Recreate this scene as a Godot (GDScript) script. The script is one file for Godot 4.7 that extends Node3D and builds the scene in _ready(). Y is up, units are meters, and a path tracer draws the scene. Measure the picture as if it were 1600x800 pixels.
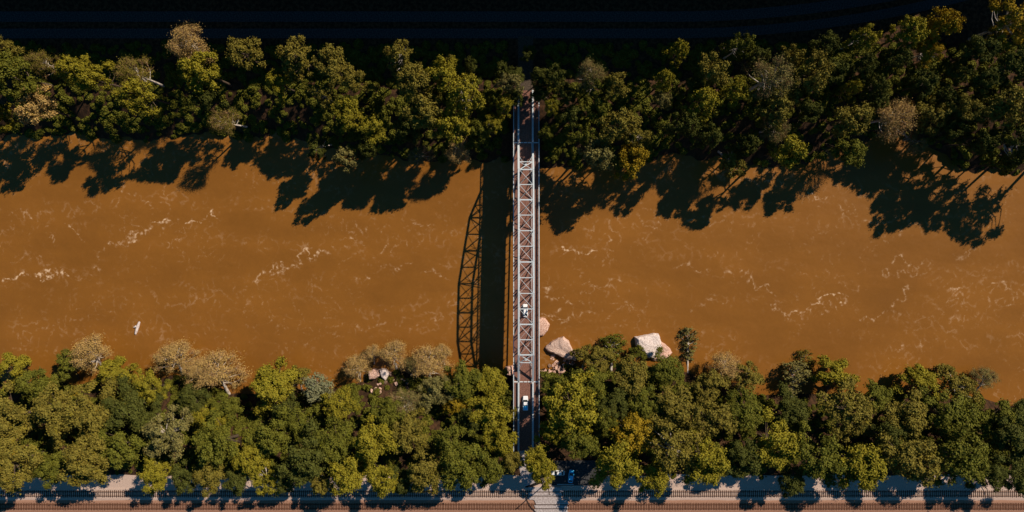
extends Node3D
# River gorge seen straight down from a drone: steel truss bridge, muddy river, wooded banks, railway.
# x runs to the right of the photograph, z runs down it, y is up; the water lies at y = 0.

const CAM_H := 267.0
const SLOPE_X := -0.90   # shadow offset per metre of height
const SLOPE_Z := 0.77
const TRACK_LEVEL := 14.2
const ROAD_LEVEL := 12.0

var M := {}
var meshes := {}
var taken := {}
var noise := FastNoiseLite.new()
var rng := RandomNumberGenerator.new()

# ------------------------------------------------------------------ mesh builder
class Shape:
	var v := PackedVector3Array()
	var n := PackedVector3Array()
	var c := PackedColorArray()
	var i := PackedInt32Array()
	var coloured := false

	func tri(a: Vector3, b: Vector3, d: Vector3, col := Color.WHITE) -> void:
		var nn := (d - a).cross(b - a).normalized()
		var k := v.size()
		v.append(a); v.append(b); v.append(d)
		for q in 3:
			n.append(nn); c.append(col); i.append(k + q)

	func quad(a: Vector3, b: Vector3, d: Vector3, e: Vector3, col := Color.WHITE) -> void:
		# clockwise seen from outside
		var nn := (d - a).cross(b - a) + (e - a).cross(d - a)
		nn = nn.normalized()
		var k := v.size()
		v.append(a); v.append(b); v.append(d); v.append(e)
		for q in 4:
			n.append(nn); c.append(col)
		i.append(k); i.append(k + 1); i.append(k + 2)
		i.append(k); i.append(k + 2); i.append(k + 3)

	func hexa(p: Array, col := Color.WHITE) -> void:
		# p: four corners of one end, four of the other, same order
		var mid := Vector3.ZERO
		for q in p: mid += q
		mid /= 8.0
		for f in [[0, 1, 2, 3], [4, 5, 6, 7], [0, 1, 5, 4], [1, 2, 6, 5], [2, 3, 7, 6], [3, 0, 4, 7]]:
			var a: Vector3 = p[f[0]]; var b: Vector3 = p[f[1]]; var d: Vector3 = p[f[2]]; var e: Vector3 = p[f[3]]
			var nn := (d - a).cross(b - a)
			if nn.dot((a + b + d + e) / 4.0 - mid) < 0: quad(a, e, d, b, col)
			else: quad(a, b, d, e, col)

	func box(centre: Vector3, size: Vector3, turn := Basis.IDENTITY, col := Color.WHITE) -> void:
		var h := size / 2.0
		var p := []
		for sx in [-1, 1]:
			for s in [[-1, -1], [1, -1], [1, 1], [-1, 1]]:
				p.append(centre + turn * Vector3(sx * h.x, s[0] * h.y, s[1] * h.z))
		hexa(p, col)

	func bar(a: Vector3, b: Vector3, wide: float, tall: float, col := Color.WHITE) -> void:
		# a straight member of rectangular section
		var d := (b - a).normalized()
		var side := d.cross(Vector3.UP)
		if side.length() < 0.05: side = Vector3.RIGHT
		side = side.normalized()
		var up := side.cross(d).normalized()
		var p := []
		for e in [a, b]:
			p.append(e - side * wide / 2 - up * tall / 2); p.append(e + side * wide / 2 - up * tall / 2)
			p.append(e + side * wide / 2 + up * tall / 2); p.append(e - side * wide / 2 + up * tall / 2)
		hexa(p, col)

	func tube(a: Vector3, b: Vector3, ra: float, rb: float, sides := 7) -> void:
		var d := (b - a).normalized()
		var s := d.cross(Vector3.UP)
		if s.length() < 0.05: s = Vector3.RIGHT
		s = s.normalized()
		var t := d.cross(s).normalized()
		var k := v.size()
		for e in 2:
			for q in sides:
				var an := TAU * q / sides
				var o := s * cos(an) + t * sin(an)
				v.append((a if e == 0 else b) + o * (ra if e == 0 else rb)); n.append(o); c.append(Color.WHITE)
		for q in sides:
			var r := (q + 1) % sides
			i.append(k + q); i.append(k + sides + q); i.append(k + sides + r)
			i.append(k + q); i.append(k + sides + r); i.append(k + r)

	func path(pts: Array, radii: Array, sides := 7) -> void:
		for q in pts.size() - 1: tube(pts[q], pts[q + 1], radii[q], radii[q + 1], sides)

	func mesh() -> ArrayMesh:
		var a := []
		a.resize(Mesh.ARRAY_MAX)
		a[Mesh.ARRAY_VERTEX] = v; a[Mesh.ARRAY_NORMAL] = n; a[Mesh.ARRAY_INDEX] = i
		if coloured: a[Mesh.ARRAY_COLOR] = c
		var m := ArrayMesh.new()
		m.add_surface_from_arrays(Mesh.PRIMITIVE_TRIANGLES, a)
		return m

# ------------------------------------------------------------------ naming helpers
func numbered(called: String) -> String:
	if not taken.has(called):
		taken[called] = 0
		return called
	taken[called] += 1
	return "%s_%03d" % [called, taken[called]]

func tag(o: Node, label := "", category := "", group := "", kind := "") -> Node:
	if label: o.set_meta("label", label)
	if category: o.set_meta("category", category)
	if group: o.set_meta("group", group)
	if kind: o.set_meta("kind", kind)
	return o

func thing(called: String, at: Vector3, label: String, category: String, group := "") -> Node3D:
	var o := Node3D.new()
	o.name = numbered(called)
	add_child(o)
	o.position = at
	tag(o, label, category, group)
	return o

func part(called: String, m, mat: Material, parent: Node) -> MeshInstance3D:
	var o := MeshInstance3D.new()
	o.mesh = m.mesh() if m is Shape else m
	o.material_override = mat
	if parent == self:
		o.name = numbered(called)
		add_child(o)
	else:
		o.name = called
		parent.add_child(o, true)
	return o

# ------------------------------------------------------------------ materials
func lin(r: float, g: float, b: float) -> Color:
	return Color(r, g, b).linear_to_srgb()

func mat(r: float, g: float, b: float, rough := 0.9, metal := 0.0) -> StandardMaterial3D:
	var m := StandardMaterial3D.new()
	m.albedo_color = lin(r, g, b)
	m.roughness = rough
	m.metallic = metal
	m.metallic_specular = 0.3
	return m

func noisy(lo: Color, hi: Color, size: float, rough := 0.95, bump := 0.0, oct := 5, freq := 0.02, seed_ := 1) -> StandardMaterial3D:
	# colours are linear; a world-laid mottled surface
	var t := NoiseTexture2D.new()
	var f := FastNoiseLite.new()
	f.seed = seed_; f.noise_type = FastNoiseLite.TYPE_SIMPLEX; f.frequency = freq
	f.fractal_octaves = oct; f.fractal_gain = 0.62
	t.noise = f; t.width = 512; t.height = 512; t.seamless = true
	var g := Gradient.new()
	g.set_color(0, lo.linear_to_srgb()); g.set_color(1, hi.linear_to_srgb())
	g.set_offset(0, 0.22); g.set_offset(1, 0.78)
	t.color_ramp = g
	var m := StandardMaterial3D.new()
	m.albedo_texture = t
	m.roughness = rough
	m.metallic_specular = 0.25
	m.uv1_triplanar = true; m.uv1_world_triplanar = true
	m.uv1_scale = Vector3.ONE / size
	if bump > 0:
		var b := NoiseTexture2D.new()
		b.noise = f; b.width = 512; b.height = 512; b.seamless = true; b.as_normal_map = true; b.bump_strength = bump
		m.normal_enabled = true; m.normal_texture = b
	return m

func leaf_mat(r: float, g: float, b: float) -> StandardMaterial3D:
	var m := StandardMaterial3D.new()
	m.albedo_color = lin(r, g, b)
	m.vertex_color_use_as_albedo = true
	m.roughness = 0.7
	m.metallic_specular = 0.2
	m.backlight_enabled = true
	m.backlight = Color(0.16, 0.18, 0.05)
	m.cull_mode = BaseMaterial3D.CULL_DISABLED
	return m

func make_materials() -> void:
	M.steel = noisy(Color(0.38, 0.41, 0.42), Color(0.60, 0.67, 0.71), 6.0, 0.55, 0.0, 5, 0.03, 23)
	M.steel_old = noisy(Color(0.50, 0.53, 0.54), Color(0.76, 0.79, 0.80), 5.0, 0.6, 0.0, 4, 0.02, 8)
	M.deck = noisy(Color(0.13, 0.065, 0.048), Color(0.265, 0.130, 0.096), 7.0, 0.95, 0.0, 5, 0.02, 3)
	M.walk = noisy(Color(0.13, 0.062, 0.046), Color(0.23, 0.110, 0.082), 5.0, 0.95, 0.0, 5, 0.02, 4)
	M.concrete = noisy(Color(0.26, 0.22, 0.19), Color(0.46, 0.40, 0.36), 6.0, 0.95, 1.0, 5, 0.02, 5)
	M.pavement = noisy(Color(0.30, 0.25, 0.235), Color(0.48, 0.42, 0.40), 9.0, 0.95, 0.0, 5, 0.02, 6)
	M.asphalt = noisy(Color(0.026, 0.026, 0.027), Color(0.068, 0.067, 0.066), 8.0, 0.92, 0.0, 5, 0.02, 7)
	M.lane = noisy(Color(0.040, 0.030, 0.022), Color(0.10, 0.075, 0.055), 7.0, 0.98, 1.0, 5, 0.02, 22)  # dark earth colour, picked to stand in for shade on the lane
	M.soil = noisy(Color(0.020, 0.012, 0.007), Color(0.085, 0.042, 0.020), 22.0, 0.98, 2.0, 6, 0.02, 9)
	M.gravel = noisy(Color(0.34, 0.235, 0.185), Color(0.64, 0.49, 0.405), 4.5, 0.98, 3.0, 6, 0.03, 10)
	M.rust_gravel = noisy(Color(0.21, 0.100, 0.062), Color(0.44, 0.26, 0.18), 4.0, 0.98, 3.0, 6, 0.03, 11)
	M.rock = noisy(Color(0.36, 0.19, 0.135), Color(0.78, 0.56, 0.46), 7.0, 0.95, 5.0, 6, 0.02, 12)
	M.rock_pale = noisy(Color(0.46, 0.36, 0.32), Color(0.84, 0.74, 0.69), 9.0, 0.95, 4.0, 6, 0.02, 13)
	M.rock_mid = noisy(Color(0.36, 0.205, 0.145), Color(0.84, 0.68, 0.60), 6.0, 0.95, 5.0, 6, 0.025, 33)
	M.rock_dark = noisy(Color(0.10, 0.065, 0.045), Color(0.30, 0.19, 0.14), 4.0, 0.95, 4.0, 6, 0.02, 14)
	M.shade_cliff = noisy(Color(0.05, 0.035, 0.025), Color(0.17, 0.13, 0.10), 30.0, 0.98, 4.0, 6, 0.02, 15)
	M.tie = noisy(Color(0.030, 0.018, 0.012), Color(0.095, 0.055, 0.036), 1.7, 0.95, 1.0, 5, 0.03, 16)
	M.tie_rust = noisy(Color(0.055, 0.025, 0.014), Color(0.14, 0.062, 0.034), 1.7, 0.95, 1.0, 5, 0.03, 17)
	M.rail = mat(0.13, 0.055, 0.03, 0.6, 0.3)
	M.rubber = mat(0.03, 0.022, 0.022, 0.8)
	M.dark_strip = mat(0.035, 0.02, 0.016, 0.85)
	M.line = mat(0.6, 0.6, 0.58, 0.8)
	M.wood = noisy(Color(0.05, 0.03, 0.02), Color(0.13, 0.085, 0.055), 1.5, 0.95, 1.0, 5, 0.03, 18)
	M.bark = noisy(Color(0.045, 0.032, 0.022), Color(0.14, 0.10, 0.07), 2.0, 0.95, 2.0, 5, 0.03, 19)
	M.tan_bark = noisy(Color(0.22, 0.125, 0.055), Color(0.46, 0.29, 0.14), 2.4, 0.9, 1.0, 4, 0.03, 21)
	M.pale_bark = noisy(Color(0.34, 0.27, 0.21), Color(0.78, 0.72, 0.66), 2.4, 0.9, 1.0, 4, 0.03, 20)
	M.white_paint = mat(0.80, 0.80, 0.80, 0.3); M.white_paint.clearcoat_enabled = true; M.white_paint.clearcoat = 0.6
	M.blue_paint_and_shade = mat(0.06, 0.55, 0.92, 0.3); M.blue_paint_and_shade.clearcoat_enabled = true; M.blue_paint_and_shade.clearcoat = 0.6
	M.glass = mat(0.012, 0.016, 0.018, 0.08); M.glass.metallic_specular = 0.6
	M.tyre = mat(0.015, 0.015, 0.015, 0.9)
	M.rim = mat(0.45, 0.45, 0.46, 0.35, 0.8)
	M.lamp = mat(0.75, 0.75, 0.72, 0.15)
	M.tail_lamp = mat(0.45, 0.02, 0.02, 0.2)
	M.trim = mat(0.02, 0.02, 0.02, 0.6)
	# leaf colours
	M.leaf = {
		"green": leaf_mat(0.125, 0.125, 0.016), "dark green": leaf_mat(0.080, 0.086, 0.016),
		"olive": leaf_mat(0.185, 0.150, 0.025), "yellow-green": leaf_mat(0.235, 0.200, 0.018),
		"golden": leaf_mat(0.30, 0.200, 0.014), "tan": leaf_mat(0.42, 0.275, 0.092),
		"grey-green": leaf_mat(0.190, 0.165, 0.052), "silvery": leaf_mat(0.185, 0.185, 0.095),
	}

# ------------------------------------------------------------------ terrain
func curve(tab: Array, px: float) -> float:
	if px <= tab[0][0]: return tab[0][1]
	for k in tab.size() - 1:
		if px <= tab[k + 1][0]:
			var t: float = (px - tab[k][0]) / (tab[k + 1][0] - tab[k][0])
			t = t * t * (3 - 2 * t)
			return lerpf(tab[k][1], tab[k + 1][1], t)
	return tab[-1][1]

# the two water's edges: distance x along the river (m), z of the edge (m)
const NORTH_EDGE := [[-330, -47], [-200, -47], [-140, -48], [-95, -47.5], [-75, -42], [-50, -38], [-10, -37.5], [25, -34], [48, -36.5], [65, -40.5], [90, -37], [110, -35], [124, -40], [140, -45.5], [160, -44], [178, -35], [200, -33], [330, -33]]
const SOUTH_EDGE := [[-330, 52], [-200, 50], [-150, 50.5], [-125, 47], [-106, 54], [-80, 53.5], [-60, 49], [-50, 44], [-30, 47.5], [-10, 48.5], [10, 45], [25, 43.5], [50, 42.5], [75, 47], [100, 55.5], [125, 54.5], [150, 53], [175, 55], [200, 59.5], [330, 62]]

func ground_at(x: float, z: float) -> float:
	var e1 := curve(NORTH_EDGE, x) + 3.4 * noise.get_noise_2d(x * 4.0, 40.0) + 2.2 * noise.get_noise_2d(x * 14.0, 60.0)
	var e2 := curve(SOUTH_EDGE, x) + 1.6 * noise.get_noise_2d(x * 4.0, 90.0) + 1.6 * noise.get_noise_2d(x * 14.0, 120.0)
	var h := -1.6
	if z < e1:
		var t := clampf((e1 - z) / 21.0, 0, 1)
		h = lerpf(0.0, ROAD_LEVEL, pow(t, 0.85) * (1.35 - 0.35 * t))
		h += 0.5 * noise.get_noise_2d(x * 3.0, z * 3.0) * sin(PI * clampf(t, 0, 1))
	elif z > e2:
		var t := clampf((z - e2) / maxf(10.0, 78.0 - e2), 0, 1)
		h = lerpf(0.0, TRACK_LEVEL, t * (1.25 - 0.25 * t))
		h += 0.5 * noise.get_noise_2d(x * 3.0, z * 3.0) * sin(PI * clampf(t, 0, 1))
	else:
		var d := minf(z - e1, e2 - z)
		h = -minf(1.6, d * 0.35)
	return h

func build_ground() -> void:
	var st := Shape.new()
	var x0 := -330.0; var z0 := -104.0
	var step := 2.5
	var nx := 264; var nz := 100
	var hs := PackedFloat32Array()
	for r in nz + 1:
		for q in nx + 1:
			hs.append(ground_at(x0 + q * step, z0 + r * step))
	for r in nz + 1:
		for q in nx + 1:
			st.v.append(Vector3(x0 + q * step, hs[r * (nx + 1) + q], z0 + r * step))
			var l := hs[r * (nx + 1) + maxi(q - 1, 0)]; var rr := hs[r * (nx + 1) + mini(q + 1, nx)]
			var u := hs[maxi(r - 1, 0) * (nx + 1) + q]; var d := hs[mini(r + 1, nz) * (nx + 1) + q]
			st.n.append(Vector3((l - rr) / (2 * step), 1, (u - d) / (2 * step)).normalized())
	for r in nz:
		for q in nx:
			var k := r * (nx + 1) + q
			st.i.append(k); st.i.append(k + 1); st.i.append(k + nx + 2)
			st.i.append(k); st.i.append(k + nx + 2); st.i.append(k + nx + 1)
	tag(part("ground", st, M.soil, self), "", "", "", "structure")

func build_shade_cliff() -> void:
	# unseen rock wall above the frame, added to cast shade over the road
	var st := Shape.new()
	var cols := 160; var rows := 14
	var p := []
	for q in cols + 1:
		var x := -330.0 + 660.0 * q / cols
		var top := 61.0 + 7.0 * noise.get_noise_2d(x * 2.0, 300.0)
		if x > 140: top *= lerpf(1.0, 0.70, clampf((x - 140.0) / 30.0, 0, 1))
		if x > 166 and x < 188: top = 6.0  # gap shaped to let sunlight past onto the ground
		var line := []
		for r in rows + 1:
			var t := float(r) / rows
			var y := ROAD_LEVEL - 0.5 + top * t
			var back := 0.17 * top * t + 2.2 * noise.get_noise_2d(x * 5.0, y * 7.0) * sqrt(t)
			if r == rows: back += 60.0
			line.append(Vector3(x, y + (6.0 if r == rows else 0.0), -98.2 - back - 3.0 * clampf((x - 130.0) / 36.0, 0, 1)))
		p.append(line)
	for q in cols:
		for r in rows:
			st.quad(p[q][r], p[q][r + 1], p[q + 1][r + 1], p[q + 1][r])
	tag(part("shade_cliff", st, M.shade_cliff, self), "", "", "", "structure")

# ------------------------------------------------------------------ water
# foam streaks seen on the river: strength, half width (photo pixels), then points
const FOAM := [
	[0.9, 6, 165, 387, 185, 378, 203, 369, 222, 362, 240, 350, 268, 345], [1.0, 5, 296, 352, 312, 345, 326, 338, 335, 333, 338, 347], [0.6, 4, 272, 382, 283, 366, 298, 354],
	[0.9, 4, 92, 350, 108, 356, 120, 370, 128, 374], [0.5, 5, 8, 330, 34, 322, 48, 335, 60, 345], [0.6, 5, 0, 385, 10, 360, 20, 352], [0.4, 5, 60, 345, 72, 372, 90, 376],
	[1.0, 5, 0, 441, 22, 434, 38, 428, 50, 422, 72, 426, 112, 428], [0.5, 4, 112, 428, 140, 432, 158, 420, 152, 396], [0.3, 6, 60, 512, 100, 500, 170, 485],
	[0.8, 6, 398, 435, 428, 420, 444, 411, 470, 407, 500, 394], [0.6, 5, 418, 441, 436, 425, 458, 410], [0.7, 6, 596, 418, 614, 413, 638, 412], [0.5, 5, 548, 430, 566, 436, 580, 438], [0.6, 4, 672, 418, 686, 419, 694, 428],
	[0.5, 6, 636, 350, 660, 352, 680, 352], [0.4, 6, 540, 378, 560, 362, 574, 346], [0.3, 5, 580, 398, 612, 392], [0.4, 5, 508, 495, 540, 507, 575, 510, 605, 505, 630, 496], [0.4, 5, 636, 520, 655, 507, 680, 498, 704, 482], [0.25, 6, 470, 530, 500, 548, 540, 550],
	[1.0, 5, 888, 398, 905, 394, 920, 389, 936, 390, 952, 385], [0.6, 5, 998, 338, 1006, 354, 1016, 360, 1028, 354, 1030, 342], [0.6, 5, 912, 456, 930, 452, 945, 443, 962, 440], [0.8, 5, 845, 452, 856, 464, 872, 470, 890, 472],
	[0.7, 6, 846, 486, 862, 490, 876, 498, 894, 492], [0.5, 8, 880, 505, 910, 488, 922, 480], [0.4, 9, 960, 470, 1000, 478, 1010, 488], [0.5, 5, 1050, 414, 1078, 416, 1110, 426], [0.5, 6, 1136, 418, 1158, 432, 1170, 426],
	[0.7, 5, 1160, 426, 1176, 436, 1196, 441, 1200, 466, 1216, 484], [1.0, 5, 1222, 492, 1246, 486, 1268, 478, 1290, 474, 1304, 461, 1320, 468], [0.5, 5, 1240, 494, 1272, 488, 1316, 478], [0.7, 5, 1346, 500, 1376, 498, 1384, 482, 1394, 466, 1410, 458, 1430, 453],
	[0.6, 6, 1382, 416, 1402, 404, 1428, 410, 1448, 406, 1454, 420, 1420, 426, 1392, 428, 1382, 416], [0.6, 9, 1486, 466, 1500, 460, 1512, 474], [0.6, 6, 1540, 452, 1560, 438, 1574, 446, 1580, 464], [0.3, 7, 1390, 490, 1440, 498, 1460, 488],
	[0.8, 5, 1266, 296, 1276, 302, 1288, 308], [0.5, 4, 1322, 340, 1332, 328, 1318, 320], [0.4, 8, 1356, 346, 1390, 342, 1424, 350], [0.4, 5, 1060, 350, 1084, 340, 1110, 344, 1138, 352], [0.3, 6, 1130, 340, 1136, 360],
	[0.4, 8, 1490, 395, 1510, 402, 1528, 394], [0.3, 5, 1360, 372, 1420, 360], [0.3, 6, 1080, 480, 1110, 466, 1130, 470], [0.35, 5, 1410, 546, 1436, 540, 1460, 536], [0.3, 5, 1300, 430, 1330, 446, 1344, 440],
	[0.6, 3, 842, 494, 850, 496, 858, 502], [0.5, 3, 852, 540, 858, 530, 868, 524], [0.3, 7, 30, 400, 70, 404], [0.3, 6, 190, 300, 210, 312, 236, 318],
]

func water_image() -> Image:
	var w := 2048; var h := 684
	var x0 := -210.0; var z0 := -60.0; var cell := 420.0 / w
	var mask := PackedFloat32Array()
	mask.resize(w * h)
	var wv := FastNoiseLite.new()
	wv.seed = 35; wv.frequency = 0.022; wv.fractal_octaves = 4
	var w1 := wv.get_image(w, h, false, false, true).get_data()
	wv.seed = 36
	var w2 := wv.get_image(w, h, false, false, true).get_data()
	for s in FOAM:
		var hw: float = s[1] * 0.25 / cell * 0.55
		for k in range(2, s.size() - 3, 2):
			var a := Vector2(((s[k] - 800) * 0.25 - x0) / cell, ((s[k + 1] - 400) * 0.25 - z0) / cell)
			var b := Vector2(((s[k + 2] - 800) * 0.25 - x0) / cell, ((s[k + 3] - 400) * 0.25 - z0) / cell)
			var reach := hw * 2.2 + 16.0
			for y in range(maxi(0, int(minf(a.y, b.y) - reach)), mini(h, int(maxf(a.y, b.y) + reach) + 1)):
				for x in range(maxi(0, int(minf(a.x, b.x) - reach)), mini(w, int(maxf(a.x, b.x) + reach) + 1)):
					var pnt := Vector2(x + (w1[y * w + x] - 128) * 0.16, y + (w2[y * w + x] - 128) * 0.16)
					var t := clampf((pnt - a).dot(b - a) / maxf(1.0, (b - a).length_squared()), 0, 1)
					var d := pnt.distance_to(a + (b - a) * t) / hw
					var val: float = s[0] * exp(-d * d)
					if val > mask[y * w + x]: mask[y * w + x] = val
	var lace := FastNoiseLite.new()
	lace.seed = 5; lace.noise_type = FastNoiseLite.TYPE_SIMPLEX_SMOOTH; lace.frequency = 0.036; lace.fractal_type = FastNoiseLite.FRACTAL_RIDGED; lace.fractal_octaves = 3
	lace.domain_warp_enabled = true; lace.domain_warp_amplitude = 26.0; lace.domain_warp_frequency = 0.018
	var fine := FastNoiseLite.new()
	fine.seed = 15; fine.frequency = 0.14; fine.fractal_octaves = 3
	var broad := FastNoiseLite.new()
	broad.seed = 25; broad.frequency = 0.0042; broad.fractal_octaves = 4
	var il := lace.get_image(w, h, false, false, false).get_data()
	var jf := fine.get_image(w, h, false, false, true).get_data()
	var silt := FastNoiseLite.new()
	silt.seed = 45; silt.frequency = 0.012; silt.fractal_octaves = 5
	silt.domain_warp_enabled = true; silt.domain_warp_amplitude = 30.0; silt.domain_warp_frequency = 0.008
	var si := silt.get_image(w / 4, h, false, false, true)
	si.resize(w, h, Image.INTERPOLATE_CUBIC)
	var sd := si.get_data()
	var kb := broad.get_image(w, h, false, false, true).get_data()
	var table := PackedByteArray()
	for q in 4097: table.append(int(clampf(Color(q / 4096.0, 0, 0).linear_to_srgb().r * 255.0 + 0.5, 0, 255)))
	var out := PackedByteArray()
	out.resize(w * h * 3)
	for k in w * h:
		var l := il[k] / 255.0
		var f := jf[k] / 255.0
		var bq := kb[k] / 255.0
		var m := mask[k]
		var ridge := clampf((l - 0.70) / 0.22, 0, 1)
		var core := clampf((m - 0.50) * 2.6, 0, 1) * clampf((f - 0.34) * 3.2, 0, 1) * clampf((w1[k] - 105) / 40.0, 0.12, 1)
		var foam := maxf(m * clampf(ridge * 0.9 + (f - 0.56) * 2.0 * m, 0, 1), core)
		foam += 0.30 * clampf((l - 0.80) / 0.14, 0, 1) * clampf((bq - 0.36) * 2.6, 0, 1) * clampf((f - 0.20) * 2.0, 0, 1) * clampf((w2[k] - 100) / 50.0, 0, 1)
		foam += 0.16 * clampf((l - 0.70) / 0.2, 0, 1) * clampf((sd[k] - 120) / 70.0, 0, 1) * clampf((w1[k] - 110) / 50.0, 0, 1)
		foam = clampf(foam, 0, 1) * 0.85
		var tone := 0.80 + 0.20 * bq + 0.20 * sd[k] / 255.0 + 0.06 * (f - 0.5) + 0.05 * (l - 0.5)
		out[k * 3] = table[int(clampf(lerpf(0.203 * tone, 0.66, foam), 0, 1) * 4096)]
		out[k * 3 + 1] = table[int(clampf(lerpf(0.0815 * tone, 0.47, foam), 0, 1) * 4096)]
		out[k * 3 + 2] = table[int(clampf(lerpf(0.0125 * tone, 0.30, foam), 0, 1) * 4096)]
	return Image.create_from_data(w, h, false, Image.FORMAT_RGB8, out)

func build_water() -> void:
	var m := StandardMaterial3D.new()
	m.albedo_texture = ImageTexture.create_from_image(water_image())
	m.roughness = 0.32
	m.metallic_specular = 0.3
	var t := NoiseTexture2D.new()
	var f := FastNoiseLite.new()
	f.seed = 77; f.frequency = 0.02; f.fractal_octaves = 4
	t.noise = f; t.width = 1024; t.height = 512; t.seamless = true; t.as_normal_map = true; t.bump_strength = 1.5
	m.normal_enabled = true; m.normal_texture = t; m.normal_scale = 0.35
	var a := []
	a.resize(Mesh.ARRAY_MAX)
	var v := PackedVector3Array(); var n := PackedVector3Array(); var uv := PackedVector2Array(); var tg := PackedFloat32Array()
	for p in [[-330, -75], [330, -75], [330, 80], [-330, 80]]:
		v.append(Vector3(p[0], 0, p[1])); n.append(Vector3.UP); uv.append(Vector2((p[0] + 210.0) / 420.0, (p[1] + 60.0) / (420.0 * 684 / 2048)))
		for q in [1.0, 0.0, 0.0, 1.0]: tg.append(q)
	a[Mesh.ARRAY_VERTEX] = v; a[Mesh.ARRAY_NORMAL] = n; a[Mesh.ARRAY_TEX_UV] = uv; a[Mesh.ARRAY_TANGENT] = tg; a[Mesh.ARRAY_INDEX] = PackedInt32Array([0, 1, 2, 0, 2, 3])
	var am := ArrayMesh.new()
	am.add_surface_from_arrays(Mesh.PRIMITIVE_TRIANGLES, a)
	tag(part("river", am, m, self), "", "", "", "structure")

# ------------------------------------------------------------------ places from the photograph
func at_px(px: float, py: float, h: float) -> Vector3:
	var k := 0.25 * (CAM_H - h) / CAM_H
	return Vector3((px - 800.0) * k, h, (py - 400.0) * k)

# ------------------------------------------------------------------ roads and railway
func ribbon(st: Shape, pts: Array, width: float) -> void:
	# flat strip through pts (Vector3)
	for k in pts.size() - 1:
		var a: Vector3 = pts[k]; var b: Vector3 = pts[k + 1]
		var d0: Vector3 = ((pts[k + 1] - pts[maxi(k - 1, 0)]) * Vector3(1, 0, 1)).normalized()
		var d1: Vector3 = ((pts[mini(k + 2, pts.size() - 1)] - pts[k]) * Vector3(1, 0, 1)).normalized()
		var s0 := Vector3(-d0.z, 0, d0.x) * width / 2; var s1 := Vector3(-d1.z, 0, d1.x) * width / 2
		st.quad(a - s0, b - s1, b + s1, a + s0)

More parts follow.
